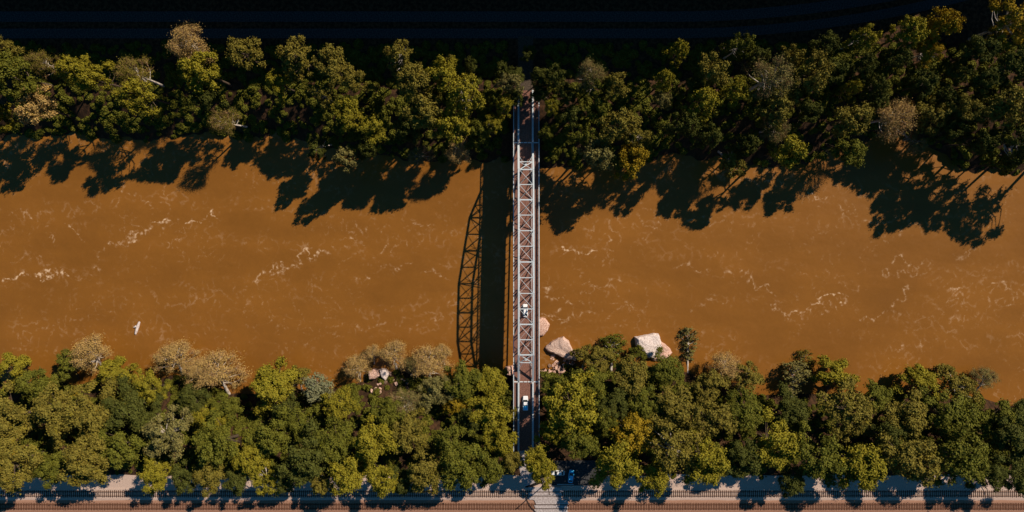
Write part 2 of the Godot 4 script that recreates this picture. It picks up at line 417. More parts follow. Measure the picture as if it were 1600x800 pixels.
func build_roads() -> void:
	var st := Shape.new()
	# shaded valley road along the top, two strips with a dark seam between
	var up := []; var lo := []
	for q in 67:
		var x := -330.0 + 10.0 * q
		var z := -86.0 - 0.0 * x
		if x > 60: z -= pow((x - 60.0) / 90.0, 2.0) * 9.5
		if z < -103: break
		up.append(Vector3(x, ROAD_LEVEL + 0.075, z - 3.3)); lo.append(Vector3(x, ROAD_LEVEL + 0.075, z + 3.0))
	ribbon(st, up, 3.9); ribbon(st, lo, 3.6)
	tag(part("road", st, M.asphalt, self), "", "", "", "structure")
	# lane from the valley road to the bridge
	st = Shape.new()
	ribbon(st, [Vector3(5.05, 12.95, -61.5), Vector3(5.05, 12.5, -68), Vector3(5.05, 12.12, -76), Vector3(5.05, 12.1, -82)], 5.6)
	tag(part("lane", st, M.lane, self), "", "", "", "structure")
	# road from the bridge over the tracks
	st = Shape.new()
	ribbon(st, [Vector3(5.0, 14.56, 71.8), Vector3(5.3, 14.4, 76), Vector3(6.2, 14.26, 80.5), Vector3(7.6, 14.25, 84.2), Vector3(8.0, 14.25, 85.2)], 6.0)
	tag(part("road", st, M.pavement, self), "", "", "", "structure")
	# gravel apron beside the tracks
	st = Shape.new()
	var xs := []
	for q in 133: xs.append(-330.0 + q * 5.0)
	for q in xs.size() - 1:
		var a := 81.0 + 1.2 * noise.get_noise_2d(xs[q] * 4.0, 10.0); var b := 81.0 + 1.2 * noise.get_noise_2d(xs[q + 1] * 4.0, 10.0)
		st.quad(Vector3(xs[q], TRACK_LEVEL + 0.05, a), Vector3(xs[q + 1], TRACK_LEVEL + 0.05, b), Vector3(xs[q + 1], TRACK_LEVEL + 0.05, 112), Vector3(xs[q], TRACK_LEVEL + 0.05, 112))
	tag(part("gravel_apron", st, M.gravel, self), "", "", "", "structure")
	# ballast beds
	for t in [[87.9, 1], [92.6, 0]]:
		st = Shape.new()
		var z: float = t[0]
		var prof := [[-2.3, 0.054], [-1.75, 0.16], [1.75, 0.16], [2.3, 0.054]]
		for q in xs.size() - 1:
			for k in 3:
				var wob0 := 0.25 * noise.get_noise_2d(xs[q] * 12.0, z * 9.0); var wob1 := 0.25 * noise.get_noise_2d(xs[q + 1] * 12.0, z * 9.0)
				st.quad(Vector3(xs[q], TRACK_LEVEL + prof[k][1], z + prof[k][0] + wob0), Vector3(xs[q + 1], TRACK_LEVEL + prof[k][1], z + prof[k][0] + wob1), Vector3(xs[q + 1], TRACK_LEVEL + prof[k + 1][1], z + prof[k + 1][0] + wob1), Vector3(xs[q], TRACK_LEVEL + prof[k + 1][1], z + prof[k + 1][0] + wob0))
		tag(part("ballast_bed", st, M.gravel if t[1] else M.rust_gravel, self), "", "", "", "structure")
	build_track(87.9, M.tie, "railway track nearest the trees, dark sleepers on pale ballast", 0.72)
	build_track(92.6, M.tie_rust, "outer railway track with close rusty sleepers on orange ballast", 0.60)
	# crossing slabs between and beside the rails
	var crossing := thing("level_crossing", Vector3(9, TRACK_LEVEL, 90), "pale paved level crossing where the bridge road meets both tracks", "crossing")
	for c in [[87.9, 6.0, 18.2], [92.6, 8.2, 20.3]]:
		for s in [[-2.55, -0.92], [-0.58, 0.58], [0.92, 2.1]]:
			st = Shape.new()
			var za: float = c[0] + s[0]; var zb: float = c[0] + s[1]
			var sk := 0.42
			var p := []
			for e in [[c[1], za], [c[2], za], [c[2] + sk * (zb - za), zb], [c[1] + sk * (zb - za), zb]]:
				p.append(Vector3(e[0] - 9, 0.02, e[1] - 90))
			for k in 4: p.append(p[k] + Vector3(0, 0.405, 0))
			st.hexa(p)
			part("slab", st, M.pavement, crossing)
		for s in [-0.75, 0.75]:
			for side in [-1, 1]:
				st = Shape.new()
				st.box(Vector3((c[1] + c[2]) / 2 - 9 + 0.3 + s * 0.4, 0.20, c[0] + s + side * 0.10 - 90), Vector3(c[2] - c[1] - 0.6, 0.36, 0.11))
				part("rubber_strip", st, M.rubber, crossing)
	st = Shape.new()
	st.box(Vector3(14.0 - 9, 0.24, 90.03 - 90), Vector3(12.4, 0.37, 0.05))
	part("slab_joint", st, M.pavement, crossing)
	st = Shape.new()
	st.box(Vector3(15.2 - 9, 0.22, 97.6 - 90), Vector3(12.0, 0.34, 5.6))
	part("slab", st, M.pavement, crossing)
	# narrow dark strip that bends along the slabs' end
	st = Shape.new()
	var narrow_line := []
	for q in 12:
		var t := q / 11.0
		var wpt := at_px(821.5 + 8.5 * t + 9.0 * t * t * t, 775.0 + 26.0 * t, TRACK_LEVEL + 0.2)
		narrow_line.append(Vector3(wpt.x - 9, 0.47, wpt.z - 90))
	for q in 11: st.bar(narrow_line[q], narrow_line[q + 1], 0.26, 0.04)
	part("bent_strip", st, M.dark_strip, crossing)
	# parking place under the trees
	st = Shape.new()
	st.quad(Vector3(13.4, TRACK_LEVEL + 0.08, 75.6), Vector3(33, TRACK_LEVEL + 0.08, 75.6), Vector3(33, TRACK_LEVEL + 0.08, 84.9), Vector3(14.6, TRACK_LEVEL + 0.08, 84.9))
	tag(part("parking_pavement", st, M.asphalt, self), "", "", "", "structure")
	st = Shape.new()
	st.box(Vector3(19.7, TRACK_LEVEL + 0.09, 84.45), Vector3(6.2, 0.02, 0.16))
	tag(part("painted_line", st, M.line, self), "", "", "", "structure")

func build_track(z: float, tie_mat: Material, label: String, gap: float) -> void:
	var t := thing("railway_track", Vector3(0, TRACK_LEVEL, z), label, "track")
	for s in [-0.75, 0.75]:
		var st := Shape.new()
		st.box(Vector3(0, 0.325, s), Vector3(640, 0.13, 0.05)); st.box(Vector3(0, 0.415, s), Vector3(640, 0.05, 0.085)); st.box(Vector3(0, 0.25, s), Vector3(640, 0.024, 0.16))
		part("rail", st, M.rail, t)
	var tie := Shape.new()
	tie.box(Vector3.ZERO, Vector3(0.27, 0.16, 2.6))
	var tm := tie.mesh()
	rng.seed = int(z * 10)
	var rest := []
	for k in range(-370, 371):
		var x := k * gap
		if absf(x) > 315: continue
		var pose := Transform3D(Basis(Vector3.UP, rng.randf_range(-0.02, 0.02)), Vector3(x + rng.randf_range(-0.05, 0.05), 0.16, rng.randf_range(-0.09, 0.09)))
		if k >= -150 and k < 150:
			var o := part("tie", tm, tie_mat, t)
			o.transform = pose
		else: rest.append(pose)
	var mm := MultiMesh.new()
	mm.transform_format = MultiMesh.TRANSFORM_3D
	mm.mesh = tm
	mm.instance_count = rest.size()
	for k in rest.size(): mm.set_instance_transform(k, rest[k])
	var mi := MultiMeshInstance3D.new()
	mi.multimesh = mm; mi.material_override = tie_mat; mi.name = "far_ties"
	mi.set_meta("kind", "stuff")
	t.add_child(mi)

# ------------------------------------------------------------------ bridge
const BN := -42.2
const BS := 46.4
const XL := 2.38
const XR := 7.70
const EL := 0.59
const ER := 9.98

func deck_y(z: float) -> float:
	return lerpf(13.15, 15.45, (z - BN) / (BS - BN))

func node_pt(i: int, x: float, top: bool) -> Vector3:
	var z := lerpf(BN, BS, i / 16.0)
	var y := deck_y(z)
	if top:
		var hs := [0, 0, 7.6, 8.65, 9.7, 10.7, 11.7, 11.75, 11.8, 11.75, 11.7, 10.7, 9.7, 8.65, 7.6, 0, 0]
		y += hs[i]
	else: y -= 0.35
	return Vector3(x, y, z)

func build_bridge() -> void:
	var b := thing("truss_bridge", Vector3(5.2, 0, 2), "pale blue-white steel truss bridge carrying a reddish deck over the brown river", "bridge")
	var off := -b.position
	var add := func(called: String, a: Vector3, e: Vector3, w: float, h: float, m: Material):
		var st := Shape.new()
		st.bar(a + off, e + off, w, h)
		part(called, st, m, b)
	# roadway and walkways
	var slab := func(called: String, x0: float, x1: float, thick: float, lift: float, m: Material):
		var st := Shape.new()
		var p := []
		for e in [[x0, BN], [x1, BN], [x1, BS], [x0, BS]]:
			p.append(Vector3(e[0], deck_y(e[1]) + lift - thick, e[1]) + off)
		for k in 4: p.append(p[k] + Vector3(0, thick, 0))
		st.hexa(p)
		part(called, st, m, b)
	slab.call("roadway", XL + 0.36, XR - 0.36, 0.4, 0.0, M.deck)
	slab.call("walkway", EL, XL - 0.34, 0.22, 0.06, M.walk)
	slab.call("walkway", XR + 0.34, ER, 0.22, 0.06, M.walk)
	for x in [XL, XR]:
		slab.call("kerb", x - 0.34, x + 0.36 if x == XL else x + 0.34, 0.3, 0.02, M.walk)
	# floor beams
	for i in 17:
		var z := lerpf(BN + 0.15, BS - 0.15, i / 16.0)
		add.call("floor_beam", Vector3(EL + 0.1, deck_y(z) - 0.65, z), Vector3(ER - 0.1, deck_y(z) - 0.65, z), 0.28, 0.46, M.steel_old)
	for x in [XL, XR]:
		var inner := 1.0 if x == XL else -1.0
		# chords
		for i in range(2, 14):
			add.call("top_chord", node_pt(i, x, true), node_pt(i + 1, x, true), 0.58, 0.5, M.steel)
		for i in 16:
			add.call("bottom_chord", node_pt(i, x, false) + Vector3(0, -0.45, 0), node_pt(i + 1, x, false) + Vector3(0, -0.45, 0), 0.42, 0.4, M.steel_old)
		add.call("end_post", node_pt(0, x, false), node_pt(2, x, true), 0.64, 0.5, M.steel)
		add.call("end_post", node_pt(16, x, false), node_pt(14, x, true), 0.64, 0.5, M.steel)
		# posts
		for i in range(1, 16):
			if i == 1 or i == 15:
				var up: Vector3 = (node_pt(0 if i == 1 else 16, x, false) + node_pt(2 if i == 1 else 14, x, true)) / 2
				add.call("hanger", node_pt(i, x, false), up, 0.2, 0.2, M.steel)
			else:
				add.call("post", node_pt(i, x, false), node_pt(i, x, true), 0.34 if i % 2 == 0 else 0.22, 0.3, M.steel)
		# diagonals, two panels long, with short sub-struts
		for i in [2, 4, 6]:
			add.call("diagonal", node_pt(i, x, true), node_pt(i + 2, x, false), 0.24, 0.26, M.steel)
			add.call("diagonal", node_pt(16 - i, x, true), node_pt(14 - i, x, false), 0.24, 0.26, M.steel)
			for s in [i, 14 - i]:
				var m0: Vector3 = (node_pt(i, x, true) + node_pt(i + 2, x, false)) / 2 if s == i else (node_pt(16 - i, x, true) + node_pt(14 - i, x, false)) / 2
				add.call("sub_strut", m0, node_pt(i if s == i else 16 - i, x, false), 0.16, 0.16, M.steel)
		for i in [6, 8]:
			add.call("counter_brace", node_pt(i, x, false) + Vector3(inner * 0.14, 0, 0), node_pt(i + 2, x, true) + Vector3(inner * 0.14, 0, 0), 0.12, 0.12, M.steel)
		# guard rails inside the trusses
		for y in [0.45, 0.8]:
			var xx: float = x + inner * 0.46
			add.call("guard_rail", Vector3(xx, deck_y(BN) + y, BN), Vector3(xx, deck_y(BS) + y, BS), 0.08, 0.14, M.steel_old)
	# top struts and lateral bracing
	for i in range(2, 15):
		var heavy := i % 4 == 0 or i == 2 or i == 14
		add.call("top_strut", node_pt(i, XL + 0.33, true), node_pt(i, XR - 0.33, true), 0.46 if heavy else 0.3, 0.34, M.steel)
		if i < 14:
			add.call("lateral_brace", node_pt(i, XL + 0.33, true) + Vector3(0, 0.06, 0.15), node_pt(i + 1, XR - 0.33, true) + Vector3(0, 0.06, -0.15), 0.14, 0.1, M.steel)
			add.call("lateral_brace", node_pt(i, XR - 0.33, true) + Vector3(0, -0.08, 0.15), node_pt(i + 1, XL + 0.33, true) + Vector3(0, -0.08, -0.15), 0.06, 0.05, M.steel_old)
		if i % 2 == 0 and i > 2 and i < 14:
			add.call("sway_brace", node_pt(i, XL, true) + Vector3(0.2, -2.6, 0), node_pt(i, XR, true) + Vector3(-0.2, -0.2, 0), 0.1, 0.1, M.steel)
			add.call("sway_brace", node_pt(i, XR, true) + Vector3(-0.2, -2.6, 0.12), node_pt(i, XL, true) + Vector3(0.2, -0.2, 0.12), 0.1, 0.1, M.steel)
	# portals on the sloping end posts
	for e in [[2, 0], [14, 16]]:
		var tl := node_pt(e[0], XL + 0.32, true); var tr := node_pt(e[0], XR - 0.32, true)
		var bl := node_pt(e[1], XL + 0.32, false); var br := node_pt(e[1], XR - 0.32, false)
		var ll := tl.lerp(bl, 0.28); var lr := tr.lerp(br, 0.28)
		add.call("portal_strut", ll, lr, 0.3, 0.3, M.steel)
		add.call("portal_brace", tl, lr, 0.26, 0.14, M.steel)
		add.call("portal_brace", tr + Vector3(0, 0.16, 0), ll + Vector3(0, 0.16, 0), 0.2, 0.12, M.steel)
		add.call("portal_plate", (ll + lr) / 2 - (tl - ll) * 0.02 + (tl - ll) * 0.4 + Vector3(-0.4, 0.2, 0), (ll + lr) / 2 + (tl - ll) * 0.4 + Vector3(0.4, 0.2, 0), 0.7, 0.1, M.steel)
		add.call("knee_brace", ll.lerp(bl, 0.28), ll.lerp(lr, 0.25), 0.12, 0.12, M.steel)
		add.call("knee_brace", lr.lerp(br, 0.28), lr.lerp(ll, 0.25), 0.12, 0.12, M.steel)
	# joint plates across the deck at both ends
	for z in [BN + 0.12, BS - 0.12]:
		for seg in [[EL + 0.1, 2.2], [2.75, 4.1], [4.35, 5.6], [5.85, 7.3], [7.9, ER - 0.1]]:
			add.call("joint_plate", Vector3(seg[0], deck_y(z) + 0.10, z), Vector3(seg[1], deck_y(z) + 0.10, z), 0.34, 0.07, M.steel_old)
	# outer railings
	for x in [EL + 0.02, ER - 0.02]:
		add.call("hand_rail", Vector3(x, deck_y(BN) + 1.2, BN), Vector3(x, deck_y(BS) + 1.2, BS), 0.30, 0.12, M.steel)
		for y in [0.35, 0.62, 0.9]:
			add.call("rail_bar", Vector3(x, deck_y(BN) + y, BN), Vector3(x, deck_y(BS) + y, BS), 0.06, 0.07, M.steel)
		for i in 33:
			var z := lerpf(BN + 0.1, BS - 0.1, i / 32.0)
			add.call("rail_post", Vector3(x, deck_y(z) - 0.1, z), Vector3(x, deck_y(z) + 1.16, z), 0.14, 0.14, M.steel)
	# utility pipe slung below the edge of the walkway
	var px := ER - 0.25
	var st2 := Shape.new()
	st2.tube(Vector3(px, deck_y(BN) - 2.1, BN) + off, Vector3(px, deck_y(BS) - 2.1, BS) + off, 0.26, 0.26, 10)
	part("utility_pipe", st2, M.rail, b)
	for i in 33:
		var z := lerpf(BN + 0.1, BS - 0.1, i / 32.0)
		add.call("pipe_hanger", Vector3(px, deck_y(z) - 0.2, z), Vector3(px, deck_y(z) - 1.95, z), 0.13, 0.1, M.rail)
	# piers
	for e in [[BN, "concrete pier under the bridge end on the shaded road bank"], [BS, "concrete pier under the bridge end on the railway bank"]]:
		var z: float = e[0]
		var g := minf(ground_at(2, z), ground_at(9, z)) - 0.8
		var pr := thing("bridge_pier", Vector3(5.05, g, z), e[1], "pier", "piers of the truss bridge")
		var s3 := Shape.new()
		var ht := deck_y(z) - 1.35 - g
		var p := []
		for k in [[-4.3, -1.2], [4.3, -1.2], [4.3, 1.2], [-4.3, 1.2]]: p.append(Vector3(k[0], 0, k[1]))
		for k in [[-3.6, -0.85], [3.6, -0.85], [3.6, 0.85], [-3.6, 0.85]]: p.append(Vector3(k[0], ht - 0.5, k[1]))
		s3.hexa(p)
		part("shaft", s3, M.concrete, pr)
		s3 = Shape.new()
		s3.box(Vector3(0, ht - 0.245, 0), Vector3(8.2, 0.48, 2.2))
		part("cap", s3, M.concrete, pr)
	# approach spans
	for e in [[BN - 0.06, -61.5, 12.95, "short approach span in the shade at the road end of the bridge"], [BS + 0.06, 71.8, 14.56, "approach span between the trees at the railway end of the bridge"]]:
		var z0: float = e[0]; var z1: float = e[1]; var y0 := deck_y(clampf(z0, BN, BS)); var y1: float = e[2]
		var ap := thing("approach_span", Vector3(5.05, 0, z0), e[3], "bridge span", "approach spans")
		var o2 := -ap.position
		var strip := func(called: String, x0: float, x1: float, top: float, bottom: float, m: Material):
			var s4 := Shape.new()
			var p := []
			for k in [[x0, z0, y0], [x1, z0, y0], [x1, z1, y1], [x0, z1, y1]]: p.append(Vector3(k[0], k[2] + bottom, k[1]) + o2)
			for k in [[x0, z0, y0], [x1, z0, y0], [x1, z1, y1], [x0, z1, y1]]: p.append(Vector3(k[0], k[2] + top, k[1]) + o2)
			s4.hexa(p)
			part(called, s4, m, ap)
		strip.call("roadway", XL + 0.36, XR - 0.36, 0.0, -0.4, M.deck)
		strip.call("walkway", EL, XL - 0.34, 0.05, -0.2, M.walk)
		strip.call("walkway", XR + 0.34, ER, 0.05, -0.2, M.walk)
		for x in [XL, XR]:
			strip.call("girder", x - 0.33, x + 0.35, 0.06, -0.9, M.steel_old)
			strip.call("parapet_rail", x - 0.22, x + 0.28, 0.85, 0.6, M.steel)
		for x in [EL + 0.02, ER - 0.02]:
			strip.call("hand_rail", x - 0.13, x + 0.13, 1.25, 1.13, M.steel)
			strip.call("rail_bar", x - 0.03, x + 0.03, 0.65, 0.58, M.steel)
		for k in 10:
			var t := (k + 0.5) / 10.0
			var z := lerpf(z0, z1, t); var y := lerpf(y0, y1, t)
			for x in [EL + 0.02, ER - 0.02, XL, XR]:
				var s5 := Shape.new()
				s5.box(Vector3(x, y + 0.52, z) + o2, Vector3(0.13, 1.06 if x < 1 or x > 9 else 0.5, 0.13))
				part("rail_post", s5, M.steel, ap)

# ------------------------------------------------------------------ rocks
func boulder(outline: Array, top: float, deep: float, tilt: Vector2, seed_: int, rough := 0.25) -> Shape:
	# outline: Vector2 corners in metres round the centre; a faceted block whose top tilts
	var st := Shape.new()
	var pts := []
	for k in outline.size():
		var a: Vector2 = outline[k]; var b: Vector2 = outline[(k + 1) % outline.size()]
		var steps := maxi(2, int(a.distance_to(b) / 0.9))
		for q in steps: pts.append(a.lerp(b, float(q) / steps))
	var r := RandomNumberGenerator.new()
	r.seed = seed_
	var n := pts.size()
	var rings := []
	for s in [[0.30, 1.0], [0.60, 0.99], [0.85, 0.94], [0.97, 0.78], [1.03, 0.35], [1.08, -1.0]]:
		var ring := []
		for k in n:
			var p: Vector2 = pts[k] * s[0]
			p += Vector2(r.randf_range(-1, 1), r.randf_range(-1, 1)) * rough * (0.5 if s[0] > 0.7 else 0.15)
			var y: float = top * s[1] if s[1] > 0 else -deep
			if s[1] > 0:
				y += (tilt.x * p.x + tilt.y * p.y) * clampf(s[1] * 1.2, 0, 1)
				y += r.randf_range(-1, 1) * rough * (0.55 if s[0] > 0.9 else 0.06) + noise.get_noise_2d(p.x * 14.0 + seed_ * 31.0, p.y * 14.0) * rough * 2.0
			ring.append(Vector3(p.x, y, p.y))
		rings.append(ring)
	var centre := Vector3(0, top, 0)
	for k in n:
		var q := (k + 1) % n
		st.tri(centre, rings[0][k], rings[0][q])
		for s in rings.size() - 1:
			st.tri(rings[s][k], rings[s + 1][k], rings[s + 1][q])
			st.tri(rings[s][k], rings[s + 1][q], rings[s][q])
	# make every face look outwards
	for k in range(0, st.v.size(), 3):
		var mid := (st.v[k] + st.v[k + 1] + st.v[k + 2]) / 3.0
		if st.n[k].dot(mid - Vector3(0, -deep * 0.3, 0)) < 0:
			var t := st.v[k + 1]
			st.v[k + 1] = st.v[k + 2]; st.v[k + 2] = t
			for z in 3: st.n[k + z] = -st.n[k + z]
	return st

func rock_px(called: String, corners: Array, top: float, tilt: Vector2, seed_: int, m: Material, label: String, category := "boulder", rough := 0.25, group := "", base := 0.0) -> Node3D:
	var cx := 0.0; var cy := 0.0
	for k in range(0, corners.size(), 2):
		cx += corners[k]; cy += corners[k + 1]
	cx /= corners.size() / 2.0; cy /= corners.size() / 2.0
	var at := at_px(cx, cy, base + top)
	at.y = base
	var outline := []
	for k in range(0, corners.size(), 2): outline.append(Vector2(corners[k] - cx, corners[k + 1] - cy) * 0.246)
	var o := part(called, boulder(outline, top, 1.4, tilt, seed_, rough), m, self)
	o.position = at
	tag(o, label, category, group)
	return o

func build_rocks() -> void:
	rock_px("boulder", [994, 528, 1010, 525, 1022, 522, 1031, 523, 1033, 530, 1037, 539, 1036, 548, 1030, 556, 1024, 560, 1014, 560, 1006, 550, 996, 541], 2.6, Vector2(-0.06, 0.05), 3, M.rock_pale, "largest boulder in the river, flat and nearly white with a broken edge")
	rock_px("broken_rock", [1032, 534, 1041, 539, 1047, 545, 1051, 552, 1045, 560, 1030, 564, 1020, 563], 1.7, Vector2(-0.12, -0.08), 5, M.rock, "crumbling reddish ledge on the edge of the large white boulder", "rock", 0.5)
	rock_px("boulder", [852, 544, 864, 534, 880, 527, 889, 534, 894, 545, 904, 558, 899, 564, 884, 562, 871, 555, 858, 550], 2.3, Vector2(0.10, -0.08), 7, M.rock_mid, "pointed pale boulder in the shallows beside the bridge", "boulder", 0.35)
	rock_px("boulder", [838, 500, 846, 497, 852, 498, 859, 507, 856, 517, 849, 525, 840, 526, 834, 514], 1.7, Vector2(-0.05, -0.05), 9, M.rock, "smooth pink boulder in the river partly under the bridge walkway", "boulder", 0.18)
	rock_px("boulder", [790, 574, 801, 572, 804, 580, 800, 588, 791, 586], 2.0, Vector2(0.05, 0.0), 12, M.rock, "small pink boulder at the foot of the bridge pier by the trees", "boulder", 0.3)
	rock_px("boulder", [574, 581, 583, 577, 591, 580, 593, 588, 585, 593, 576, 594], 2.6, Vector2(0.05, -0.1), 14, M.rock, "squarish pink boulder among thin tan trees, nearest the open river", "boulder", 0.25, "", 0.8)
	rock_px("boulder", [592, 578, 602, 579, 607, 586, 602, 595, 595, 589], 2.8, Vector2(-0.08, 0.1), 15, M.rock_pale, "wedge shaped pale boulder among thin tan trees, between two pink ones", "boulder", 0.2, "", 0.8)
	rock_px("boulder", [618, 592, 628, 591, 634, 595, 629, 600, 620, 599], 2.6, Vector2(0.0, 0.1), 16, M.rock, "cracked low pink boulder among thin tan trees, closest to the bridge", "boulder", 0.35)
	# pale driftwood stump in the open river
	var lg := thing("driftwood", at_px(215, 512, 0.4), "pale pinkish driftwood log with a short side stub, alone in open water", "driftwood")
	lg.position.y = 0.1
	var st := Shape.new()
	st.path([Vector3(-1.0, 0.0, 2.5), Vector3(-0.5, 0.22, 1.3), Vector3(0.2, 0.34, -0.8), Vector3(0.75, 0.3, -2.3)], [0.35, 0.55, 0.62, 0.4], 9)
	st.path([Vector3(0.75, 0.3, -2.3), Vector3(0.8, 0.28, -2.45)], [0.4, 0.05], 9)
	part("log", st, M.rock_pale, lg)
	st = Shape.new()
	st.path([Vector3(0.0, 0.3, -0.2), Vector3(-0.8, 0.3, -0.55), Vector3(-1.5, 0.2, -0.1)], [0.5, 0.42, 0.2], 8)
	part("stub", st, M.rock_pale, lg)
	# rubble beside the pointed boulder and on the bank
	rng.seed = 91
	var variants := []
	for k in 5:
		var ol := []
		for q in 6: ol.append(Vector2.from_angle(TAU * q / 6.0) * rng.randf_range(0.55, 1.05))
		variants.append(boulder(ol, 0.7, 0.6, Vector2(rng.randf_range(-0.2, 0.2), rng.randf_range(-0.2, 0.2)), 50 + k, 0.2).mesh())
	var spots := []
	for k in 46: spots.append([rng.randf_range(856, 900), rng.randf_range(556, 584), rng.randf_range(0.4, 1.05), "loose stone in the rubble below the pointed boulder beside the bridge", "rubble stones beside the pointed boulder"])
	for k in 14: spots.append([rng.randf_range(842, 856), rng.randf_range(580, 592), rng.randf_range(0.4, 0.9), "loose stone on the bank under the bridge walkway", "stones under the walkway"])
	for k in 22: spots.append([rng.randf_range(560, 650), rng.randf_range(582, 612), rng.randf_range(0.5, 1.0), "loose reddish stone on the bank beneath the thin tan trees", "stones under the tan trees"])
	for k in 9: spots.append([rng.randf_range(1520, 1592), rng.randf_range(222, 250), rng.randf_range(0.5, 1.3), "pinkish stone on the shaded bank opposite the railway", "stones on the shaded bank"])
	for s in spots:
		var at := at_px(s[0], s[1], 2.0)
		var g := ground_at(at.x, at.z)
		at.y = maxf(g, -0.3) + 0.05
		var o := part("stone", variants[rng.randi() % 5], M.rock if rng.randf() < 0.7 else M.rock_dark, self)
		o.position = at
		o.rotation.y = rng.randf() * TAU
		o.scale = Vector3.ONE * s[2]
		tag(o, s[3], "stone", s[4])

# ------------------------------------------------------------------ vehicles
func loft(secs: Array, chamfer: float) -> Shape:
	# secs: [z, half width, y low, y high], eight-sided sections
	var st := Shape.new()
	var rings := []
	for s in secs:
		var c: float = minf(chamfer, minf(s[1] * 0.8, (s[3] - s[2]) * 0.45))
		var w: float = s[1]
		rings.append([Vector3(-w + c, s[2], s[0]), Vector3(-w, s[2] + c, s[0]), Vector3(-w, s[3] - c, s[0]), Vector3(-w + c, s[3], s[0]), Vector3(w - c, s[3], s[0]), Vector3(w, s[3] - c, s[0]), Vector3(w, s[2] + c, s[0]), Vector3(w - c, s[2], s[0])])
	for k in rings.size() - 1:
		for q in 8:
			var r := (q + 1) % 8
			st.quad(rings[k][q], rings[k + 1][q], rings[k + 1][r], rings[k][r])
	for e in [0, rings.size() - 1]:
		var mid: Vector3 = (rings[e][1] + rings[e][5]) / 2
		for q in 8:
			var r := (q + 1) % 8
			if e == 0: st.tri(mid, rings[e][q], rings[e][r])
			else: st.tri(mid, rings[e][r], rings[e][q])
	return st

func build_car(kind: String, at: Vector3, turn: float, paint: Material, label: String, category: String) -> void:
	# heads towards -z before the turn
	var c := thing("parked_car" if kind.begins_with("parked") else ("pickup_truck" if kind == "pickup" else "car"), at, label, category)
	c.rotation.y = turn
	var pickup := kind == "pickup"
	var body: Shape
	if pickup:
		body = loft([[-2.62, 0.70, 0.42, 0.86], [-2.45, 0.90, 0.38, 1.04], [-1.0, 0.96, 0.36, 1.12], [0.7, 0.97, 0.36, 1.10], [2.5, 0.96, 0.40, 1.10], [2.62, 0.92, 0.44, 1.05]], 0.13)
	else:
		body = loft([[-2.38, 0.62, 0.40, 0.70], [-2.2, 0.83, 0.32, 0.84], [-1.1, 0.91, 0.28, 0.98], [0.6, 0.92, 0.28, 1.0], [1.9, 0.90, 0.32, 1.02], [2.25, 0.84, 0.40, 0.98], [2.38, 0.68, 0.48, 0.85]], 0.16)
	part("body", body, paint, c)
	if pickup:
		part("cabin_glass", loft([[-1.25, 0.80, 1.0, 1.14], [-0.62, 0.74, 1.0, 1.70], [0.62, 0.74, 1.0, 1.72], [0.86, 0.78, 1.0, 1.14]], 0.06), M.glass, c)
		part("roof", loft([[-0.58, 0.62, 1.68, 1.73], [-0.40, 0.70, 1.68, 1.80], [0.52, 0.70, 1.68, 1.81], [0.64, 0.62, 1.68, 1.74]], 0.05), paint, c)
		var bed := Shape.new()
		bed.box(Vector3(0, 1.106, 1.72), Vector3(1.5, 0.03, 1.5))
		part("shade_blue_bed", bed, M.blue_paint_and_shade, c)  # white bed coloured blue to imitate the bluish tree shade on it
		for s in [-1, 1]:
			var w := Shape.new()
			w.box(Vector3(s * 0.86, 1.2, 1.72), Vector3(0.14, 0.26, 1.62))
			part("bed_side", w, paint, c)
		var tg := Shape.new()
		tg.box(Vector3(0, 1.2, 2.51), Vector3(1.56, 0.26, 0.12))
		part("tailgate", tg, paint, c)
	else:
		part("cabin_glass", loft([[-1.28, 0.76, 0.92, 1.02], [-0.45, 0.66, 0.92, 1.42], [1.15, 0.66, 0.92, 1.44], [2.02, 0.74, 0.92, 1.06]], 0.06), M.glass, c)
		part("roof", loft([[-0.42, 0.52, 1.40, 1.45], [-0.22, 0.62, 1.40, 1.50], [1.0, 0.62, 1.40, 1.51], [1.22, 0.52, 1.40, 1.45]], 0.05), paint, c)
	var ax := [-1.65, 1.62] if pickup else [-1.45, 1.42]
	for z in ax:
		for s in [-1, 1]:
			var w := Shape.new()
			var wx: float = s * (0.87 if pickup else 0.83)
			var rad := 0.37 if pickup else 0.33
			w.tube(Vector3(wx - 0.1, rad, z), Vector3(wx + 0.1, rad, z), rad, rad, 14)
			for e in [-0.1, 0.1]: w.tube(Vector3(wx + e, rad, z), Vector3(wx + e * 1.02, rad, z), rad, 0.02, 14)
			var tyre := part("wheel", w, M.tyre, c)
			var rm := Shape.new()
			rm.tube(Vector3(wx + s * 0.104, rad, z), Vector3(wx + s * 0.112, rad, z), 0.2, 0.02, 10)
			part("rim", rm, M.rim, tyre)
	for s in [-1, 1]:
		var l := Shape.new()
		l.box(Vector3(s * 0.62, 0.80 if pickup else 0.68, -2.50 if pickup else -2.27), Vector3(0.34, 0.16, 0.2), Basis(Vector3.UP, -s * 0.3))
		part("headlight", l, M.lamp, c)
		l = Shape.new()
		l.box(Vector3(s * 0.72, 0.9 if pickup else 0.82, 2.57 if pickup else 2.30), Vector3(0.24, 0.18, 0.12))
		part("tail_light", l, M.tail_lamp, c)
		l = Shape.new()
		l.box(Vector3(s * 1.0, 1.08 if pickup else 1.0, -0.85 if pickup else -0.8), Vector3(0.18, 0.13, 0.1))
		part("side_mirror", l, paint, c)
	var bp := Shape.new()
	bp.box(Vector3(0, 0.5, -2.6 if pickup else -2.36), Vector3(1.5, 0.16, 0.12))
	part("bumper", bp, M.trim, c)

